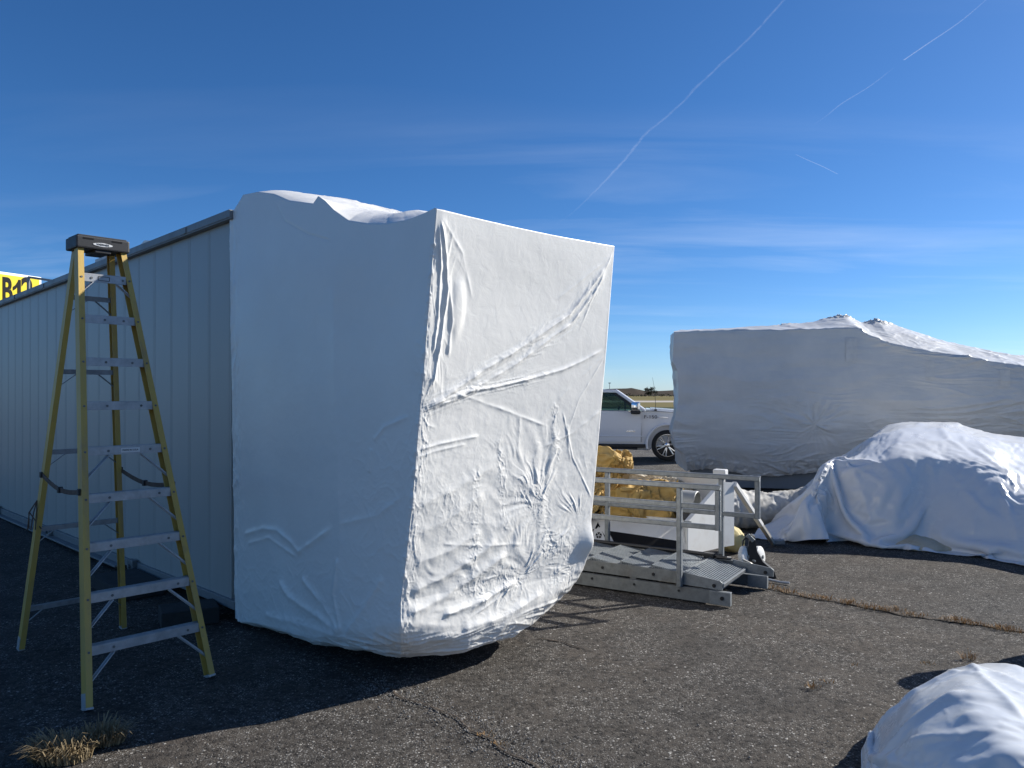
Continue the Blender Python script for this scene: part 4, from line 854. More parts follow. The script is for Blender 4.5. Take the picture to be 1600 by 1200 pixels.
    MB().box(p(-0.97,-1.016,0.80), (0.24,0.012,0.035), X, Y, ZU, ch=0.004).build('door_badge', M['chrome'], r)
    MB().box(p(0.93,-0.74,1.06), (0.10,0.44,0.22), X, Y, ZU, ch=0.03).build('headlight', M['chrome'], r); MB().box(p(0.93,0.74,1.06), (0.10,0.44,0.22), X, Y, ZU, ch=0.03).build('headlight', M['chrome'], r)
    MB().box(p(0.95,0,1.0), (0.06,1.0,0.36), X, Y, ZU, ch=0.03).build('grille', M['black_trim'], r); MB().box(p(0.98,0,0.56), (0.16,1.9,0.24), X, Y, ZU, ch=0.05).build('bumper', M['chrome'], r)
    MB().tube([p(-0.30,-0.92,1.36), p(-0.325,-0.925,1.9), p(-0.39,-0.93,2.26)], [0.007,0.005,0.003], 6).build('aerial', M['black_trim'], r)
    MB().box(p(-0.30,-0.92,1.375), (0.07,0.05,0.04), X, Y, ZU, ch=0.012).build('aerial_base', M['black_trim'], r)
    MB().box(p(-1.95,-0.3,1.975), (0.16,0.10,0.045), X, Y, ZU, ch=0.015).build('roof_aerial', M['black_trim'], r)
    MB().box(p(-1.9,0,0.62), (5.2,1.5,0.3), X, Y, ZU).build('chassis', M['black_trim'], r)
pickup()

# ================================================================== GANGWAY STAIR WITH ITS RAILINGS
SO = Vector((1.84,6.47,0)); S1 = Vector((-0.847,0.531,0)).normalized(); S2 = Vector((0.531,0.847,0)).normalized()
def sp(s, w, z): return SO+S1*s+S2*w+ZU*z
def gangway():
    r = thing('gangway_stair', sp(0.9,0.4,0), 'galvanised steel gangway stair with grating treads lying on the asphalt beside the wrapped cab', 'gangway stair')
    def channel(b, s0, s1, w, z0, z1, out):   # C section, web on the outer side
        h = z1-z0; f = 0.045; t = 0.007
        b.sweep([(0,0),(f,0),(f,t),(t,t),(t,h-t),(f,h-t),(f,h),(0,h)], sp(s0,w,z0), sp(s1,w,z0), S2*out, ZU)
    for w, s0, out in ((0.0,0.0,1),(0.815,-0.115,-1)):
        b = MB(); channel(b, s0+0.17, 2.5, w, 0.012, 0.122, out); q = b.build('base_beam', M['galv_beam'], r)
        b = MB(); b.box(sp(s0+0.09,w+out*0.022,0.066), (0.18,0.052,0.116), S1, S2, ZU, ch=0.005); b.build('end_plate', M['galv'], q)
        b = MB()
        for sx, z in ((s0+0.07,0.07),): b.cyl(sp(sx,w-out*0.004,z), sp(sx,w-out*0.012,z), 0.017, 10)
        for k in range(5): b.cyl(sp(s0+0.45+k*0.42,w-out*0.0,0.085), sp(s0+0.45+k*0.42,w-out*0.008,0.085), 0.011, 8)
        b.build('bolt', M['black_steel'], q)
    for w, s0, out in ((0.035,0.45,1),(0.78,0.20,-1)):
        b = MB(); channel(b, s0, 2.5, w, 0.138, 0.242, out); q = b.build('stringer', M['galv_beam'], r)
        b = MB()
        for k in range(4): b.cyl(sp(s0+0.25+k*0.5,w,0.19), sp(s0+0.25+k*0.5,w-out*0.008,0.19), 0.014, 8)
        b.build('bolt', M['black_steel'], q)
        e0 = s0-0.37
        pl = MB().prism([sp(s0,w,0.135), sp(s0,w,0.245), sp(e0+0.02,w,0.205), sp(e0,w,0.19), sp(e0,w,0.128)], S2*(out*0.012)).build('sloped_cheek', M['galv'], r)
        MB().cyl(sp(e0+0.07,w-out*0.006,0.16), sp(e0+0.07,w+out*0.02,0.16), 0.017, 12).build('bolt', M['black_steel'], pl)
    MB().bar(sp(0.16,0.04,0.10), sp(0.16,0.78,0.10), 0.05, 0.03).build('cross_bar', M['galv'], r)
    for s in (0.9, 1.8): MB().bar(sp(s,0.04,0.14), sp(s,0.78,0.14), 0.06, 0.04).build('cross_bar', M['galv_beam'], r)
    # treads: open gratings, each a little tilted
    def tread(s0, L, z0, z1, w0=0.05, w1=0.765):
        b = MB(); dirv = (S1*L+ZU*(z1-z0)); Lr = dirv.length; dn = dirv.normalized(); up = S2.cross(dn); up = up if up.z > 0 else -up
        o = sp(s0,0,z0)
        for k in range(17):
            q = o+dn*(Lr*(k+0.5)/17); b.box(q+S2*((w0+w1)/2), (0.005,w1-w0,0.026), dn, S2, up)
        for k in range(22):
            q = w0+(w1-w0)*(k+0.5)/22; b.box(o+dn*(Lr/2)+S2*q+up*0.004, (Lr,0.006,0.016), dn, S2, up)
        t = b.build('tread', M['tread'], r)
        e = MB(); e.box(o+S2*((w0+w1)/2)+up*0.002, (0.022,w1-w0,0.034), dn, S2, up, ch=0.003); e.build('nosing', M['galv'], t)
        e = MB(); e.box(o+dn*Lr+S2*((w0+w1)/2), (0.006,w1-w0,0.030), dn, S2, up); e.build('back_edge', M['galv'], t)
    tread(0.08, 0.33, 0.165, 0.236)
    for k in range(6): tread(0.425+k*0.305, 0.295, 0.222, 0.258)
    b = MB(); b.box(sp(1.3,0.4,0.16), (2.2,0.70,0.01), S1, S2, ZU); b.build('tray', M['black_steel'], r)
    b = MB(); b.tube([sp(0.30,0.765,0.262), sp(0.60,0.765,0.268), sp(2.4,0.765,0.275)], 0.020, 8); b.tube([sp(0.34,0.74,0.255), sp(0.24,0.72,0.262), sp(0.22,0.76,0.255)], 0.016, 8); b.build('folded_arm', M['black_steel'], r)
    MB().box(sp(0.42,0.755,0.262), (0.10,0.06,0.05), S1, S2, ZU, ch=0.01).build('hinge', M['black_steel'], r)
    # railings
    def railing(w, posts, send, zs, zl, out):
        q = None; sq = 0.046
        b = MB(); b.bar(sp(send-0.023,w,zs[0]), sp(2.6,w,zs[0]), sq, sq); rail = b.build('railing', M['galv'], r)
        for z in zs[1:]: MB().bar(sp(send+0.023,w,z), sp(2.6,w,z), sq*0.92, sq*0.92).build('rail', M['galv'], rail)
        MB().bar(sp(send,w,zs[0]-0.024), sp(send,w,zl-0.023), sq*0.98, sq*0.98, S1).build('rail_end', M['galv'], rail)
        for s, zb in posts: MB().bar(sp(s,w+out*0.002,zb), sp(s,w+out*0.002,zs[0]-0.024), 0.052, 0.044, S1).build('post', M['galv'], rail)
    railing(0.0, ((0.444,0.125),(2.05,0.125)), 0.105, (1.005,0.835,0.665), 0.665, -1)
    railing(0.80, ((0.32,0.24),(1.508,0.24)), -0.02, (1.015,0.665), 0.665, 1)
M['tread'] = mat('galvanised_grating', (0.33,0.355,0.37), 0.5, 0.4, var=0.3, vscale=12)
gangway()

# ================================================================== WHITE STEEL TROUGH
def trough():
    O = Vector((1.773,8.0,0)); A1 = -S1; A2 = S2
    def tp(s, w, z): return O+A1*s+A2*w+ZU*z
    r = thing('steel_trough', tp(-1,0.4,0), 'white steel trough with a sloping end plate behind the gangway stair, holding canvas rolls', 'steel trough')
    WB, ZB = -0.42, 0.24
    up_n = (A2*-(0.487-ZB)+ZU*(-WB)).normalized()
    q = MB().prism([tp(-2.9,WB,ZB), tp(0.20,WB,ZB), tp(0,0,0.487), tp(-2.9,0,0.487)], up_n*-0.02).build('side_panel', M['white_steel'], r)
    MB().box(tp(-1.45,0.012,0.490), (2.9,0.05,0.016), A1, A2, ZU, ch=0.004).build('top_flange', M['white_steel'], q)
    MB().prism([tp(-2.9,WB+0.03,0.03), tp(-0.02,WB+0.03,0.03), tp(-0.02,WB+0.03,ZB-0.012), tp(-2.9,WB+0.03,ZB-0.012)], A2*0.05).build('skirt', M['black_steel'], r)
    P0 = tp(0.205,WB,ZB-0.02); P1 = Vector((P0.x,P0.y,0.535)); d1 = Vector((0.75,0.66,0)).normalized(); d2 = Vector((0.84,0.54,0)).normalized()
    F0 = P0+d1*0.62; F1 = F0+d2*0.16
    g = MB().prism([P0, F0, Vector((F0.x,F0.y,0.893)), Vector((F0.x-d1.x*0.03,F0.y-d1.y*0.03,0.893)), P1, ], Vector((d1.y,-d1.x,0))*-0.02).build('end_plate', M['white_steel'], r)
    MB().prism([tp(0.204,WB,ZB), tp(0.204,WB,0.53), tp(0.004,0,0.487)], A1*0.004+A2*0.004).build('gusset', M['white_steel'], r)
    MB().prism([F0, F1, Vector((F1.x-0.0,F1.y,0.875)), Vector((F0.x,F0.y,0.893))], Vector((d2.y,-d2.x,0))*-0.02).build('corner_plate', M['white_steel'], r)
    e0, e1 = P1, Vector((F0.x,F0.y,0.893)); dd_ = e1-e0; dn = dd_.normalized(); sd = dn.cross(ZU).normalized(); MB().box((e0+e1)/2+ZU*0.006-sd*0.02, (dd_.length,0.05,0.012), dn, sd, dn.cross(sd), ch=0.003).build('plate_flange', M['white_steel'], g)
    FP = Vector((2.30,8.38,0)); fp = lambda s, z, w=0.0: FP-A1*s+A2*w+ZU*z
    MB().prism([fp(3.3,0.28), fp(-0.02,0.28), fp(-0.02,0.905), fp(3.3,0.905)], A2*0.022).build('far_panel', M['white_steel'], r)
    MB().box(fp(1.64,0.908), (3.36,0.06,0.02), A1, A2, ZU, ch=0.004).build('far_flange', M['white_steel'], r)
    MB().box(fp(0.02,0.945,-0.02), (0.14,0.11,0.075), A1, A2, ZU, ch=0.012).build('cap_box', M['white_steel'], r)
    MB().box(tp(-1.5,0.05,0.20), (2.9,0.85,0.03), A1, A2, ZU).build('floor_plate', M['black_steel'], r)
    MB().box(P1+ZU*0.012, (0.07,0.03,0.02), A1, A2, ZU, ch=0.003).build('clip', M['galv'], r)
    for s in (-2.5,-0.3): MB().box(tp(s,0.1,0.10), (0.12,0.6,0.18), A1, A2, ZU, ch=0.01).build('foot', M['black_steel'], r)
    # strut to the ground
    foot = onz(1208,849,0.03); top = Vector((F1.x,F1.y,0.862)); dd = (foot-top)
    a = MB(); a.bar(top, top+dd*0.66, 0.055, 0.055); st = a.build('strut', M['white_steel'], r)
    MB().bar(top+dd*0.66, foot, 0.05, 0.05).build('inner_leg', M['pale_leg'], st)
    b = MB(); b.box(foot+Vector((0.05,0,0.02)), (0.16,0.10,0.045), (1,-0.2,0), (0.2,1,0), ZU, ch=0.006); b.cyl(foot+Vector((0.10,-0.06,0.03)), foot+Vector((0.10,0.06,0.03)), 0.018, 10); b.build('strut_foot', M['galv'], st)
    # printed emblem at the left of the side panel
    cam0 = Vector((0,0,CH))
    def ep(px, py):
        ray = at(px, py, 1.0)-cam0; t = (tp(0,0,0.487)-cam0).dot(up_n)/ray.dot(up_n); return cam0+ray*t+up_n*0.0015
    def flat(pts, m): return MB().prism([ep(*q) for q in pts], up_n*0.0015).build('emblem_mark', M[m], r)
    flat([(929.5,826),(934.5,815.5),(936,821.5),(932,826.5)], 'black_print'); flat([(935.6,818.5),(937.8,823.5),(936.2,824.5),(934.8,822)], 'black_print'); flat([(924,828),(928.5,826.8),(926.4,831.5),(923.5,832)], 'black_print'); flat([(940.5,830),(948,841.5),(945.5,841.5)], 'black_print')
    cx, cy = 935.6, 836.6
    for k in range(5):
        a0 = math.radians(-90+72*k); ring = [(cx+math.cos(a0+d)*4.8, cy+math.sin(a0+d)*4.8) for d in (-0.5,-0.25,0,0.25,0.5)]
        flat([(cx+math.cos(a0)*0.8, cy+math.sin(a0)*0.8)]+ring, 'black_print')
    stripe = lambda pts: MB().prism([ep(*q) for q in pts], up_n*0.0015).build('painted_stripe', M['black_print'], r)
    stripe([(950,829.5),(1000,836.5),(1057,845),(1066,866),(1000,866),(962,852)])
    return tp
M['pale_leg'] = mat('cream_grey_leg', (0.42,0.40,0.36), 0.5, 0.2, var=0.2)
TP = trough()

def roll(name, path, radii, label, m, seed, amp=0.05, n=90, flat=1.0, group=None, cat='canvas roll', folds=None):
    C = np.array([tuple(p) for p in path]); k = 110; k, n = 56, 44; C2 = catmull(C, k); rr = np.interp(np.linspace(0, 1, k), np.linspace(0, 1, len(radii)), radii); rows = []
    for i in range(k):
        t = C2[min(i+1, k-1)]-C2[max(i-1, 0)]; t /= np.linalg.norm(t); x = np.cross(t, [0,0,1]); x /= np.linalg.norm(x); y = np.cross(x, t)
        a = np.linspace(0, 2*math.pi, n, endpoint=False); rows.append(C2[i]+(np.cos(a)[:, None]*x+np.sin(a)[:, None]*y*flat)*rr[i])
    P = np.array(rows); ax = C2[:, None]; nn = P-ax; l = np.linalg.norm(nn, axis=-1, keepdims=True); nn = nn/np.maximum(l, 1e-6)
    L_ = np.linalg.norm(np.diff(C2, axis=0), axis=1).sum(); ss = np.linspace(0, L_, k)[:, None]+np.zeros((1, n)); ca, sa = np.cos(a)[None]+ss*0, np.sin(a)[None]+ss*0
    longf = crease(np.stack([ss*1.6+seed, ca*1.25, sa*1.25], -1), seed, 2, 2.2, 0.8); ring = crease(np.stack([ss*6.0, ca*0.8+seed, sa*0.8], -1), seed+4, 2, 2.6, 0.8); soft = vnoise(np.stack([ss*3.0, ca*0.9, sa*0.9+seed], -1), seed+9)
    P = P+nn*(amp*(0.9*longf+0.5*ring+0.9*soft-0.3)*np.minimum(1, l[..., 0]/0.06))[..., None]
    P[..., 2] = np.maximum(P[..., 2], 0.01)
    pin = np.zeros(P.shape[:2]); pin[:2] = 1; pin[-2:] = 1
    return tag(settle(P, M[m], name, grow=0.16, frames=14, bend=0.3, up=2, gap=0.004, closed=True, core_shrink=0.03, pin=pin, hem=0.01, post=lambda R: 0.006*crease(R*6, seed, 2, 4, 1.0)), label, cat, group)
G_ = 'canvas rolls in the trough'
roll('canvas_roll', [at(898,742,8.9), at(925,722,8.85), at(952,717,8.75), at(970,724,8.7), at(980,738,8.65)], [0.17,0.21,0.20,0.16,0.03], 'crumpled yellow canvas roll on top of the heap, under the truck door', 'canvas', 501, 0.06, group=G_)
roll('canvas_roll', [at(968,728,8.75), at(955,745,8.65), at(938,768,8.5), at(915,795,8.4), at(890,820,8.4)], [0.10,0.15,0.16,0.16,0.10], 'yellow canvas roll slanting down behind the left rail post', 'canvas', 511, 0.04, group=G_)
roll('canvas_roll', [at(900,752,8.9), at(920,765,8.75), at(935,776,8.6), at(925,795,8.45)], [0.14,0.16,0.14,0.08], 'folded yellow canvas roll at the left edge, half behind the wrapped cab', 'canvas', 521, 0.05, group=G_)
roll('canvas_roll', [at(945,792,8.60), at(972,780,8.52), at(1008,776,8.44), at(1040,780,8.32), at(1062,785,8.24)], [0.14,0.28,0.30,0.26,0.16], 'long yellow canvas roll tied round the grey pipe in the trough', 'canvas', 531, 0.05, group=G_)
roll('canvas_roll', [at(985,750,8.80), at(1020,748,8.72), at(1052,752,8.62), at(1082,768,8.50)], [0.10,0.16,0.14,0.04], 'pale tan canvas roll lying along the far side of the trough', 'canvas_pale', 541, 0.04, group=G_)
pc = at(1090,786,8.12); pa = (S1+ZU*0.03).normalized()
pr = thing('steel_pipe', pc, 'grey steel pipe end sticking out of the canvas roll in the trough', 'pipe')
MB().lathe(pc, pa, [(0.112,0.41),(0.112,0.002),(0.121,0.0),(0.125,0.004),(0.125,0.42)], 32, False).build('pipe_wall', M['pipe'], pr, smooth=True)
MB().lathe(pc+pa*0.001, pa, [(0.0,0.38),(0.111,0.38),(0.111,0.40),(0.0,0.40)], 32).build('bore', M['black_steel'], pr)
def canvas_bag():
    c = onz(1147,866,0.0); n = 60; rows = []
    c = Vector((c.x, c.y+0.10, 0.145))
    for ph in np.linspace(-math.pi/2, math.pi/2, 46):
        a = np.linspace(0, 2*math.pi, n, endpoint=False); pl = 1+0.09*np.abs(np.sin(a*7+ph*0.6))+0.03*np.sin(a*17); rows.append(np.stack([c.x+np.cos(a)*math.cos(ph)*0.135*pl, c.y+np.sin(a)*math.cos(ph)*0.135*pl, c.z+0*a+math.sin(ph)*0.145], -1))
    P = np.array(rows); P[..., 2] = np.maximum(P[..., 2]+0.012*fbm(P*9, 3, 551), 0.005); tag(grid_mesh('canvas_bag', P, M['canvas_bag'], closed=True), 'round pleated yellow canvas bag on the asphalt under the trough end', 'canvas bag')
M['canvas_bag'] = mat('light_yellow_canvas', (0.66,0.53,0.24), 0.7, var=0.25, vscale=8, bump=0.003, bscale=20)
canvas_bag()
def tow_dolly():
    g = onz(1176,903,0.0); r = thing('tow_dolly', g, 'black steel tow frame with two white disc wheels standing beside the gangway end', 'tow dolly')
    D0 = g.y; q = lambda px, py, dD=0.0: at(px, py, D0+dD)
    b = MB(); b.prism([q(1165,886), q(1170,848), q(1174,836), q(1180,840), q(1183,862), q(1192,878), q(1210,893), q(1214,906), q(1196,906), q(1180,896)], Vector((0.03,0.10,0))); fr = b.build('frame', M['black_steel'], r)
    MB().prism([q(1160,890,0.1), q(1172,852,0.1), q(1178,852,0.1), q(1178,900,0.1), q(1162,900,0.1)], Vector((0.02,0.08,0))).build('rear_plate', M['black_steel'], r)
    b = MB(); b.bar(q(1168,836,-0.03), q(1177,845,-0.03), 0.03, 0.04); b.cyl(q(1171,838,-0.07), q(1171,838,0.05), 0.016, 10); b.build('clevis', M['galv'], r)
    MB().tube([q(1167,838,0.05), q(1161,845,0.05), q(1160,860,0.05)], 0.008, 6).build('cable', M['black_steel'], r)
    for px, dD, lb in ((1163,0.02,None),(1186,0.22,None)):
        c = q(px,870,dD); ax = Vector((0.75,-0.62,0.1)).normalized()
        w = MB().lathe(c-ax*0.03, ax, [(0.0,0.0),(0.085,0.0),(0.105,0.012),(0.108,0.03),(0.105,0.048),(0.085,0.06),(0.03,0.066),(0.0,0.066)], 30).build('wheel', M['white_steel'], r, smooth=True)
        MB().lathe(c+ax*0.034, ax, [(0.018,0.0),(0.018,0.012),(0.0,0.014)], 12).build('hub', M['galv'], w)
    MB().tube([q(1160,874,-0.06), q(1172,880,-0.08), q(1181,886,-0.08), q(1184,893,-0.08), q(1183,902,-0.07)], 0.011, 8).build('lever', M['pale_leg'], r)
    MB().lathe(q(1176,876,-0.02), (0.5,-0.85,0), [(0.012,0),(0.012,0.03),(0,0.032)], 10).build('bolt', M['galv'], r)
    e0, e1 = onz(1204,906,0.02), onz(1234,911,0.012); tag(MB().tube([e0+Vector((-0.12,0.03,0.01)), e0, (e0+e1)/2+Vector((0,0,-0.006)), e1], 0.011, 8).build('metal_rod', M['alu']), 'thin bare metal rod on the asphalt at the end of the gangway beam', 'rod')
tow_dolly()

# ================================================================== STEPLADDER
def ladder():
    FL, FR, BL, BR = onz(131,1110), onz(332,1055), onz(28,1015), onz(196,980)
    mf, mb_ = (FL+FR)/2, (BL+BR)/2; wv = ((FR-FL).normalized()+(BR-BL).normalized()).normalized(); sv = (mb_-mf); sv = sv-wv*sv.dot(wv); Ln = sv.length; dv = sv.normalized()
    ZT = 2.80
    r = thing('stepladder', (mf+mb_)/2, 'tall yellow fibreglass stepladder with aluminium steps and black top cap', 'stepladder')
    tFL, tFR = mf+dv*(0.60*Ln)-wv*0.150+ZU*ZT, mf+dv*(0.60*Ln)+wv*0.150+ZU*ZT
    tBL, tBR = mf+dv*(0.685*Ln)-wv*0.128+ZU*(ZT-0.02), mf+dv*(0.685*Ln)+wv*0.128+ZU*(ZT-0.02)
    def rail(p0, p1, side, dpt, name='rail', f=0.036, deep=0.082):
        t = 0.006; out = wv*side; d = (p1-p0).normalized(); x = (out-d*out.dot(d)).normalized(); y = d.cross(x); y = y if y.dot(dv) > 0 else -y
        # C section: web on the outside, flanges facing inwards
        prof = [(0,-deep/2),(-f,-deep/2),(-f,-deep/2+t),(-t,-deep/2+t),(-t,deep/2-t),(-f,deep/2-t),(-f,deep/2),(0,deep/2)]
        o = MB().sweep(prof, p0, p1, x, y).build(name, M['yellow_rail'], r)
        ft = MB(); ft.box(p0+d*0.045-x*(0.003)+x*0.004, (0.006,deep*0.8,0.09), x, y, d, ch=0.001); ft.box(p0-x*f*0.5+d*0.004, (f*1.25,deep*1.05,0.014), x, y, d, ch=0.003); ft.build('foot', M['alu'], o)
        return o
    zf = lambda a, b, z: a+(b-a)*(z/b.z)
    rFL, rFR = rail(FL, tFL, -1, 1), rail(FR, tFR, 1, 1)
    rBL, rBR = rail(BL, tBL, -1, -1, f=0.034, deep=0.060), rail(BR, tBR, 1, -1, f=0.034, deep=0.060)
    for k in range(9):
        z = 0.305+0.284*k; a, b = zf(FL, tFL, z), zf(FR, tFR, z); a = a+wv*0.007; b = b-wv*0.007; x = (b-a).normalized(); y = (dv-x*dv.dot(x)).normalized(); L = (b-a).length; c = (a+b)/2
        m = MB(); h = 0.052; dp = 0.066
        m.box(c+ZU*(h/2-0.004), (L,dp,0.007), x, y, ZU, ch=0.001); m.box(c-y*(dp/2-0.002), (L,0.005,h), x, y, ZU, ch=0.001); m.box(c+y*(dp/2-0.002), (L,0.005,h*0.7), x, y, ZU)
        for j in range(6): m.box(c+ZU*(h/2+0.001)+y*(-0.027+j*0.0105), (L,0.004,0.004), x, y, ZU)
        st = m.build('step', M['alu'], r)
        m = MB()
        for e, q in ((-1,a),(1,b)):
            for dx in ((0.10,) if k < 8 else (0.05,)): pp = c+x*(e*(L/2-dx*(1+0.5*(e < 0)))); m.cyl(pp-y*(dp/2+0.0005), pp-y*(dp/2+0.004), 0.008, 8)
        m.build('rivet', M['galv_beam'], st)
        if k < 5 or k == 8:
            sc = 1.0 if k < 5 else 0.55
            for e, ra, rb in ((-1,FL,tFL),(1,FR,tFR)):
                top = c+x*(e*(L/2-0.155*sc))-ZU*(h/2+0.002)-y*0.030; q = zf(ra, rb, z-0.03-0.155*sc)-wv*e*0.012-y*0.018
                m = MB(); m.bar(top, q, 0.020, 0.006, (q-top).cross(y)); m.bar(top+y*0.012, q+y*0.012, 0.006, 0.018, (q-top).cross(y)); m.build('brace', M['alu'], st)
        for e, q in ((-1,a),(1,b)):
            mm = MB(); mm.cyl(q+wv*e*-0.011-y*0.038, q+wv*e*-0.011-y*0.0475, 0.007, 8); mm.build('rail_rivet', M['galv_beam'], st)
        if k == 4:
            pp = c-y*(dp/2+0.0012); MB().box(pp+x*0.03, (0.115,0.002,0.030), x, y, ZU, ch=0.0008).build('label_plate', M['white_print'], st)
            put_text('MADE IN U.S.A.', 'label_text', 0.0155, pp-y*0.0022+x*0.03, x, ZU, M['black_print'], st, sx=0.95, depth=0.001)
        if k == 8:
            pp = c-y*(dp/2+0.0012); b_ = MB(); w_, h_ = 0.07, 0.026
            for q0, s_ in ((ZU*h_/2,(w_,0.002,0.003)),(ZU*-h_/2,(w_,0.002,0.003)),(x*(w_/2),(0.003,0.002,h_)),(x*(-w_/2),(0.003,0.002,h_))): b_.box(pp+q0-x*0.01, s_, x, y, ZU)
            b_.build('label_frame', M['black_print'], st)
    for k, z in enumerate((0.30,0.87,1.41,1.97,2.48)):
        a, b = zf(BL, tBL, z)+wv*0.006, zf(BR, tBR, z)-wv*0.006; x = (b-a).normalized(); m = MB(); m.box((a+b)/2, ((b-a).length,0.030,0.006), x, dv, ZU); m.box((a+b)/2-dv*0.014-ZU*0.014, ((b-a).length,0.005,0.034), x, dv, ZU); rr_ = m.build('rear_bar', M['alu_dark'], r)
        for e, ra, rb in ((-1,BL,tBL),(1,BR,tBR)):
            top = (a+b)/2+x*(e*((b-a).length/2-0.13))-ZU*0.02; MB().bar(top, zf(ra, rb, z-0.13)-wv*e*0.008, 0.016, 0.005).build('brace', M['alu_dark'], rr_)
    for a0, a1, b0, b1, e in ((BL,tBL,FL,tFL,-1),(BR,tBR,FR,tFR,1)):
        p0, p1 = zf(a0, a1, 1.24), zf(b0, b1, 1.20); pts = [p0+(p1-p0)*t-ZU*(0.045*math.sin(t*math.pi)) for t in np.linspace(0, 1, 9)]; m = MB()
        for i in range(8): m.bar(pts[i], pts[i+1], 0.006, 0.030)
        sp_ = m.build('spreader', M['strap'], r)
        for q in (pts[0], pts[4], pts[8]): MB().box(q, (0.03,0.03,0.04), dv, wv, ZU, ch=0.004).build('buckle', M['black_plastic'], sp_)
    # top cap
    c = mf+dv*(0.628*Ln)+ZU*(ZT+0.018); cw, cd, chh = 0.338, 0.225, 0.082
    cap = MB(); cap.box(c, (cw,cd,chh), wv, dv, ZU, ch=0.010); cap.box(c+ZU*0.045, (cw*0.92,cd*0.86,0.012), wv, dv, ZU, ch=0.004); cap.box(c-ZU*0.052+wv*-0.0, (0.10,cd*0.9,0.02), wv, dv, ZU, ch=0.004); cp = cap.build('top_cap', M['black_plastic'], r)
    fz = c-dv*(cd/2+0.0005)
    for dx in (-0.095,0.085): MB().box(fz+wv*dx+ZU*0.024, (0.066,0.002,0.010), wv, dv, ZU).build('slot', M['black_print'], cp)
    n = 24; MB().prism([fz+wv*(-0.005+0.062*math.copysign(abs(math.cos(2*math.pi*k/n))**1.3, math.cos(2*math.pi*k/n)))+ZU*(-0.008+0.0125*math.sin(2*math.pi*k/n)) for k in range(n)], dv*-0.002).build('logo_oval', M['white_print'], cp)
    put_text('WERNER', 'logo_text', 0.019, fz-dv*0.0035+wv*-0.005-ZU*0.008, wv, ZU, M['black_print'], cp, sx=1.05, depth=0.001)
    # frayed cord tied to the left rear rail
    q = zf(BL, tBL, 1.06)-wv*0.01; rg = random.Random(4); m = MB()
    for j in range(5): m.tube([q, q+Vector((rg.uniform(-0.05,0.0),rg.uniform(-0.03,0.02),-0.08)), q+Vector((rg.uniform(-0.10,0.03),rg.uniform(-0.04,0.03),-0.20))], 0.004, 5)
    m.build('frayed_cord', M['strap'], r)
M['alu_dark'] = mat('dull_aluminium', (0.34,0.345,0.35), 0.5, 0.45, var=0.3, vscale=12, dirt=(0.16,0.13,0.11), dirt_amt=0.6, dirt_scale=8)
ladder()

# ================================================================== GRASS, CRACK, LOOSE STONES
def tuft(name, x, y, n, h, rad, m, seed, label, group=None, lean=(0,0), wide=0.0032):
    rg = random.Random(seed); b = MB()
    for _ in range(n):
        a = rg.uniform(0, 2*math.pi); q = rad*math.sqrt(rg.random()); p = Vector((x+math.cos(a)*q*(1.0), y+math.sin(a)*q*0.6, 0.0)); hh = h*rg.uniform(0.35, 1.0)*(1-0.45*q/max(rad, 1e-3)); aa = a+rg.gauss(0, 0.7); out = hh*rg.uniform(0.15, 1.0); w = wide*rg.uniform(0.6, 1.3)
        dr = Vector((math.cos(aa), math.sin(aa), 0)); sd = Vector((-dr.y, dr.x, 0)); L = Vector((lean[0], lean[1], 0))*hh
        p1 = p+dr*out*0.35+L*0.4+ZU*hh*0.6; p2 = p+dr*out*0.75+L*0.8+ZU*hh*0.92; p3 = p+dr*out*1.15+L*1.2+ZU*hh*rg.uniform(0.72, 1.05)
        b.add([p-sd*w, p+sd*w, p1-sd*w*0.9, p1+sd*w*0.9, p2-sd*w*0.6, p2+sd*w*0.6, p3], [(0,1,3,2),(2,3,5,4),(4,5,6)])
    return tag(b.build(name, M[m]), label, 'grass tuft', group)
g = onz(95,1185); tuft('grass_tuft', g.x, g.y, 620, 0.17, 0.15, 'straw', 31, 'big dry grass clump at the ladder foot in the lower left corner', lean=(-0.25,-0.1))
g = onz(160,1160); tuft('grass_tuft', g.x, g.y, 420, 0.16, 0.11, 'straw', 32, 'dry grass clump directly below the nearest ladder foot, right beside a bigger clump', lean=(0.25,-0.05))
CRK = [(1168,908),(1215,922),(1265,933),(1315,940),(1370,951),(1420,961),(1465,967),(1510,973),(1560,981),(1610,989),(1680,1000)]
def crack_strip(pts, w, seed):
    P = catmull(np.array([tuple(onz(*p)) for p in pts]), 160); n = np.gradient(P, axis=0); n = np.stack([-n[:,1], n[:,0], 0*n[:,0]], -1); n /= np.linalg.norm(n, axis=1, keepdims=True)
    wob = 0.03*fbm(P*5, 3, seed)[:, None]; ww = (w*(0.6+0.8*np.abs(fbm(P*4, 3, seed+1))))[:, None]
    C = P+n*wob; rows = np.array([C-n*ww, C-n*ww*0.4, C+n*ww*0.4, C+n*ww]); rows[..., 2] = np.array([0.001,0.004,0.004,0.001])[:, None]
    tag(grid_mesh('crack', rows, M['soil']), kind='structure'); return P
cp_ = crack_strip(CRK, 0.020, 61)
crack_strip([(535,1046),(575,1062),(612,1078),(622,1088),(660,1100),(700,1118),(730,1136),(755,1152),(790,1172),(830,1196),(860,1220)], 0.010, 65)
crack_strip([(840,998),(866,1000),(890,1008),(910,1012)], 0.008, 67)
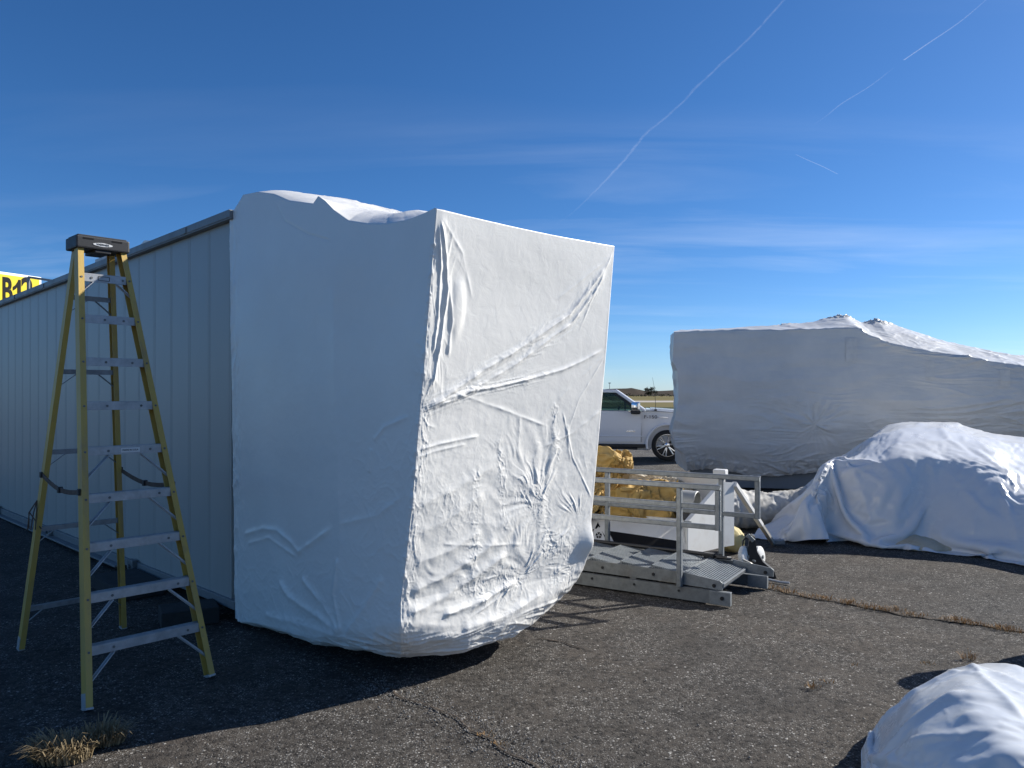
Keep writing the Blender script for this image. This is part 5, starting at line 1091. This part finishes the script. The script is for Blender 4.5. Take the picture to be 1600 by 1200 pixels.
# dry grass standing in the long crack: short runs of tufts
rg = random.Random(77); pos = [(1204,916),(1213,918),(1222,921),(1232,924),(1243,926),(1262,930),(1278,933),(1291,934),(1297,935),(1318,939),(1328,941),(1335,942),(1350,946),(1358,948),(1368,949),(1377,951),(1390,952),(1404,953),(1420,959),(1436,961),(1483,966),(1492,968),(1501,969),(1510,971),(1518,973),(1528,974),(1553,978),(1562,980),(1571,982),(1580,984),(1592,986)]
for i, (px, py) in enumerate(pos):
    q = onz(px, py+2); hh = rg.uniform(0.035, 0.070)
    tuft('grass_tuft', q.x, q.y, 34, hh, 0.075, 'straw_orange', 200+i, 'short orange dry grass growing in the long crack across the asphalt', 'grass in the asphalt crack', wide=0.0022)
for i, (px, py, hh, n, lb) in enumerate(((1513,1030,0.085,40,'lone spiky straw tuft on the asphalt just above the nearest white bundle'),(1450,1038,0.03,22,'tiny straw tuft on the asphalt up left of the nearest white bundle'),(1270,1075,0.05,30,'small dry tuft on open asphalt left of the nearest white bundle'),(1292,1066,0.035,18,'tiniest dry tuft on open asphalt, right beside a slightly larger one'),(1336,1040,0.025,14,'faint dry tuft on the asphalt between the crack and the bundle'),(760,1150,0.03,26,'small orange tuft in the gravelly crack below the wrapped cab'),(782,1163,0.025,22,'lowest orange tuft in the gravelly crack below the wrapped cab'))):
    q = onz(px, py); tuft('grass_tuft', q.x, q.y, n, hh, 0.05, 'straw_orange', 300+i, lb, wide=0.0022)
def loose_stones():
    N0 = 9000; base = np.array([(1,0,0),(-1,0,0),(0,1,0),(0,-1,0),(0,0,1),(0,0,-1)], float); fc = np.array([(0,2,4),(2,1,4),(1,3,4),(3,0,4),(2,0,5),(1,2,5),(3,1,5),(0,3,5)])
    x = RNG.uniform(-3.5, 5.5, N0); y = 3.3+RNG.random(N0)**1.5*6.5
    # more of them along the ravelled crack
    k = 2600; t = RNG.random(k); L = np.array([tuple(onz(*p)) for p in ((560,1060),(640,1090),(740,1140),(830,1190),(930,1230),(1050,1200),(1300,1190),(1000,1215))]); L = L[:5]; s = t*(len(L)-1); i = np.minimum(s.astype(int), len(L)-2); f = (s-i)[:, None]; q = L[i]*(1-f)+L[i+1]*f
    x[:k] = q[:,0]+RNG.normal(0, 0.13, k); y[:k] = q[:,1]+RNG.normal(0, 0.09, k)
    sz = RNG.uniform(0.0018, 0.0058, N0)*(1+0.6*(RNG.random(N0) > 0.93)); V = base[None]*sz[:, None, None]*RNG.uniform(0.55, 1.35, (N0,6,1)); V[..., 2] *= 0.75; a = RNG.random(N0)*6.28; c, s_ = np.cos(a)[:, None], np.sin(a)[:, None]
    X = V[..., 0]*c-V[..., 1]*s_+x[:, None]; Y = V[..., 0]*s_+V[..., 1]*c+y[:, None]; Z = V[..., 2]+(sz*0.35)[:, None]
    Vt = np.stack([X, Y, Z], -1).reshape(-1, 3); F = (fc[None]+(np.arange(N0)*6)[:, None, None]).reshape(-1, 3)
    me = bpy.data.meshes.new('loose_stones'); me.vertices.add(len(Vt)); me.vertices.foreach_set('co', Vt.ravel()); me.loops.add(len(F)*3); me.loops.foreach_set('vertex_index', F.ravel().astype(np.int32)); me.polygons.add(len(F)); me.polygons.foreach_set('loop_start', np.arange(0, len(F)*3, 3, dtype=np.int32)); me.polygons.foreach_set('loop_total', np.full(len(F), 3, dtype=np.int32)); me.update(calc_edges=True); me.validate()
    tag(link('gravel', me, M['stone']), 'loose pale stones scattered over the asphalt', None, None, 'stuff')
loose_stones()

# ================================================================== CONTRAILS
def contrail_mat():
    m = bpy.data.materials.new('contrail_ice'); m.use_nodes = True; nt = m.node_tree; N = nt.nodes; L = nt.links; N.clear()
    o = N.new('ShaderNodeOutputMaterial'); t = N.new('ShaderNodeBsdfTransparent'); d = N.new('ShaderNodeBsdfTranslucent'); d.inputs[0].default_value = (0.9,0.9,0.9,1); df = N.new('ShaderNodeBsdfDiffuse'); df.inputs[0].default_value = (0.95,0.95,0.95,1); ad = N.new('ShaderNodeAddShader'); L.new(d.outputs[0], ad.inputs[0]); L.new(df.outputs[0], ad.inputs[1])
    at_ = N.new('ShaderNodeAttribute'); at_.attribute_name = 'ice'; x = N.new('ShaderNodeMixShader'); L.new(at_.outputs['Fac'], x.inputs[0]); L.new(t.outputs[0], x.inputs[1]); L.new(ad.outputs[0], x.inputs[2]); L.new(x.outputs[0], o.inputs[0]); return m
M['contrail'] = contrail_mat()
def contrail(pts, wpx, dens, label, seed, alt=9000.0, wob=0.0, prof=None):
    C = [onz(px, py, alt) for px, py in pts]; k = 220; P = catmull(np.array([tuple(c) for c in C]), k); w = np.interp(np.linspace(0, 1, k), np.linspace(0, 1, len(wpx)), wpx)*P[:,1]/FPX
    d = np.gradient(P, axis=0); n = np.stack([-d[:,1], d[:,0], 0*d[:,0]], -1); n /= np.linalg.norm(n, axis=1, keepdims=True); t = np.linspace(0, 1, k)
    nz = vnoise(np.stack([t*26, 0*t, 0*t+seed], -1), seed)[:, None]; m = 15; rows = []; den = []
    for j in range(m):
        u = -1+2*j/(m-1); rows.append(P+n*(w[:, None]*1.6)*(u*(1+0.25*nz)+wob*nz*0.6)); q = vnoise(np.stack([t*60, 0*t+u*1.5, 0*t+seed], -1), seed+1)*0.5+vnoise(np.stack([t*160, 0*t+u*2.5, 0*t+seed], -1), seed+2)*0.4
        den.append(np.clip(np.exp(-(u*1.9)**2)*(1+q)*np.interp(t, np.linspace(0, 1, len(dens)), dens)-0.02, 0, 1))
    R = np.array(rows); o = grid_mesh('contrail', R, M['contrail']); a = o.data.attributes.new('ice', 'FLOAT', 'POINT'); dd = np.array(den); dd[0] = 0; dd[-1] = 0; dd[:, 0] = 0; dd[:, -1] = 0; a.data.foreach_set('value', dd.ravel().astype(np.float32)); o.visible_shadow = True
    return tag(o, label, 'contrail', 'contrails in the sky')
contrail([(1240,-18),(1200,28),(1160,70),(1105,120),(1050,175),(1010,208),(992,230),(965,262),(930,298),(895,332),(858,358)], (3,3,3.5,3.5,3.5,3,2.5,2), (0.075,0.075,0.075,0.07,0.075,0.10,0.05,0.02), 'longest contrail, running from the top edge down towards the wrapped cab', 3, wob=0.5)
contrail([(1545,-4),(1500,34),(1450,68),(1412,94)], (1.6,1.7,1.7), (0.06,0.13,0.18,0.19), 'bright thin contrail at the upper right, pointing to the corner', 5)
contrail([(1396,106),(1360,134),(1315,162),(1290,182),(1268,197)], (1.8,1.8,2.2), (0.03,0.10,0.11,0.05,0.02), 'faint broken contrail continuing below the bright one', 7)
contrail([(1243,241),(1262,250),(1285,260),(1309,272)], (1.2,1.2,1.1), (0.08,0.15,0.17,0.13), 'shortest contrail, sloping down to the right in mid sky', 9)
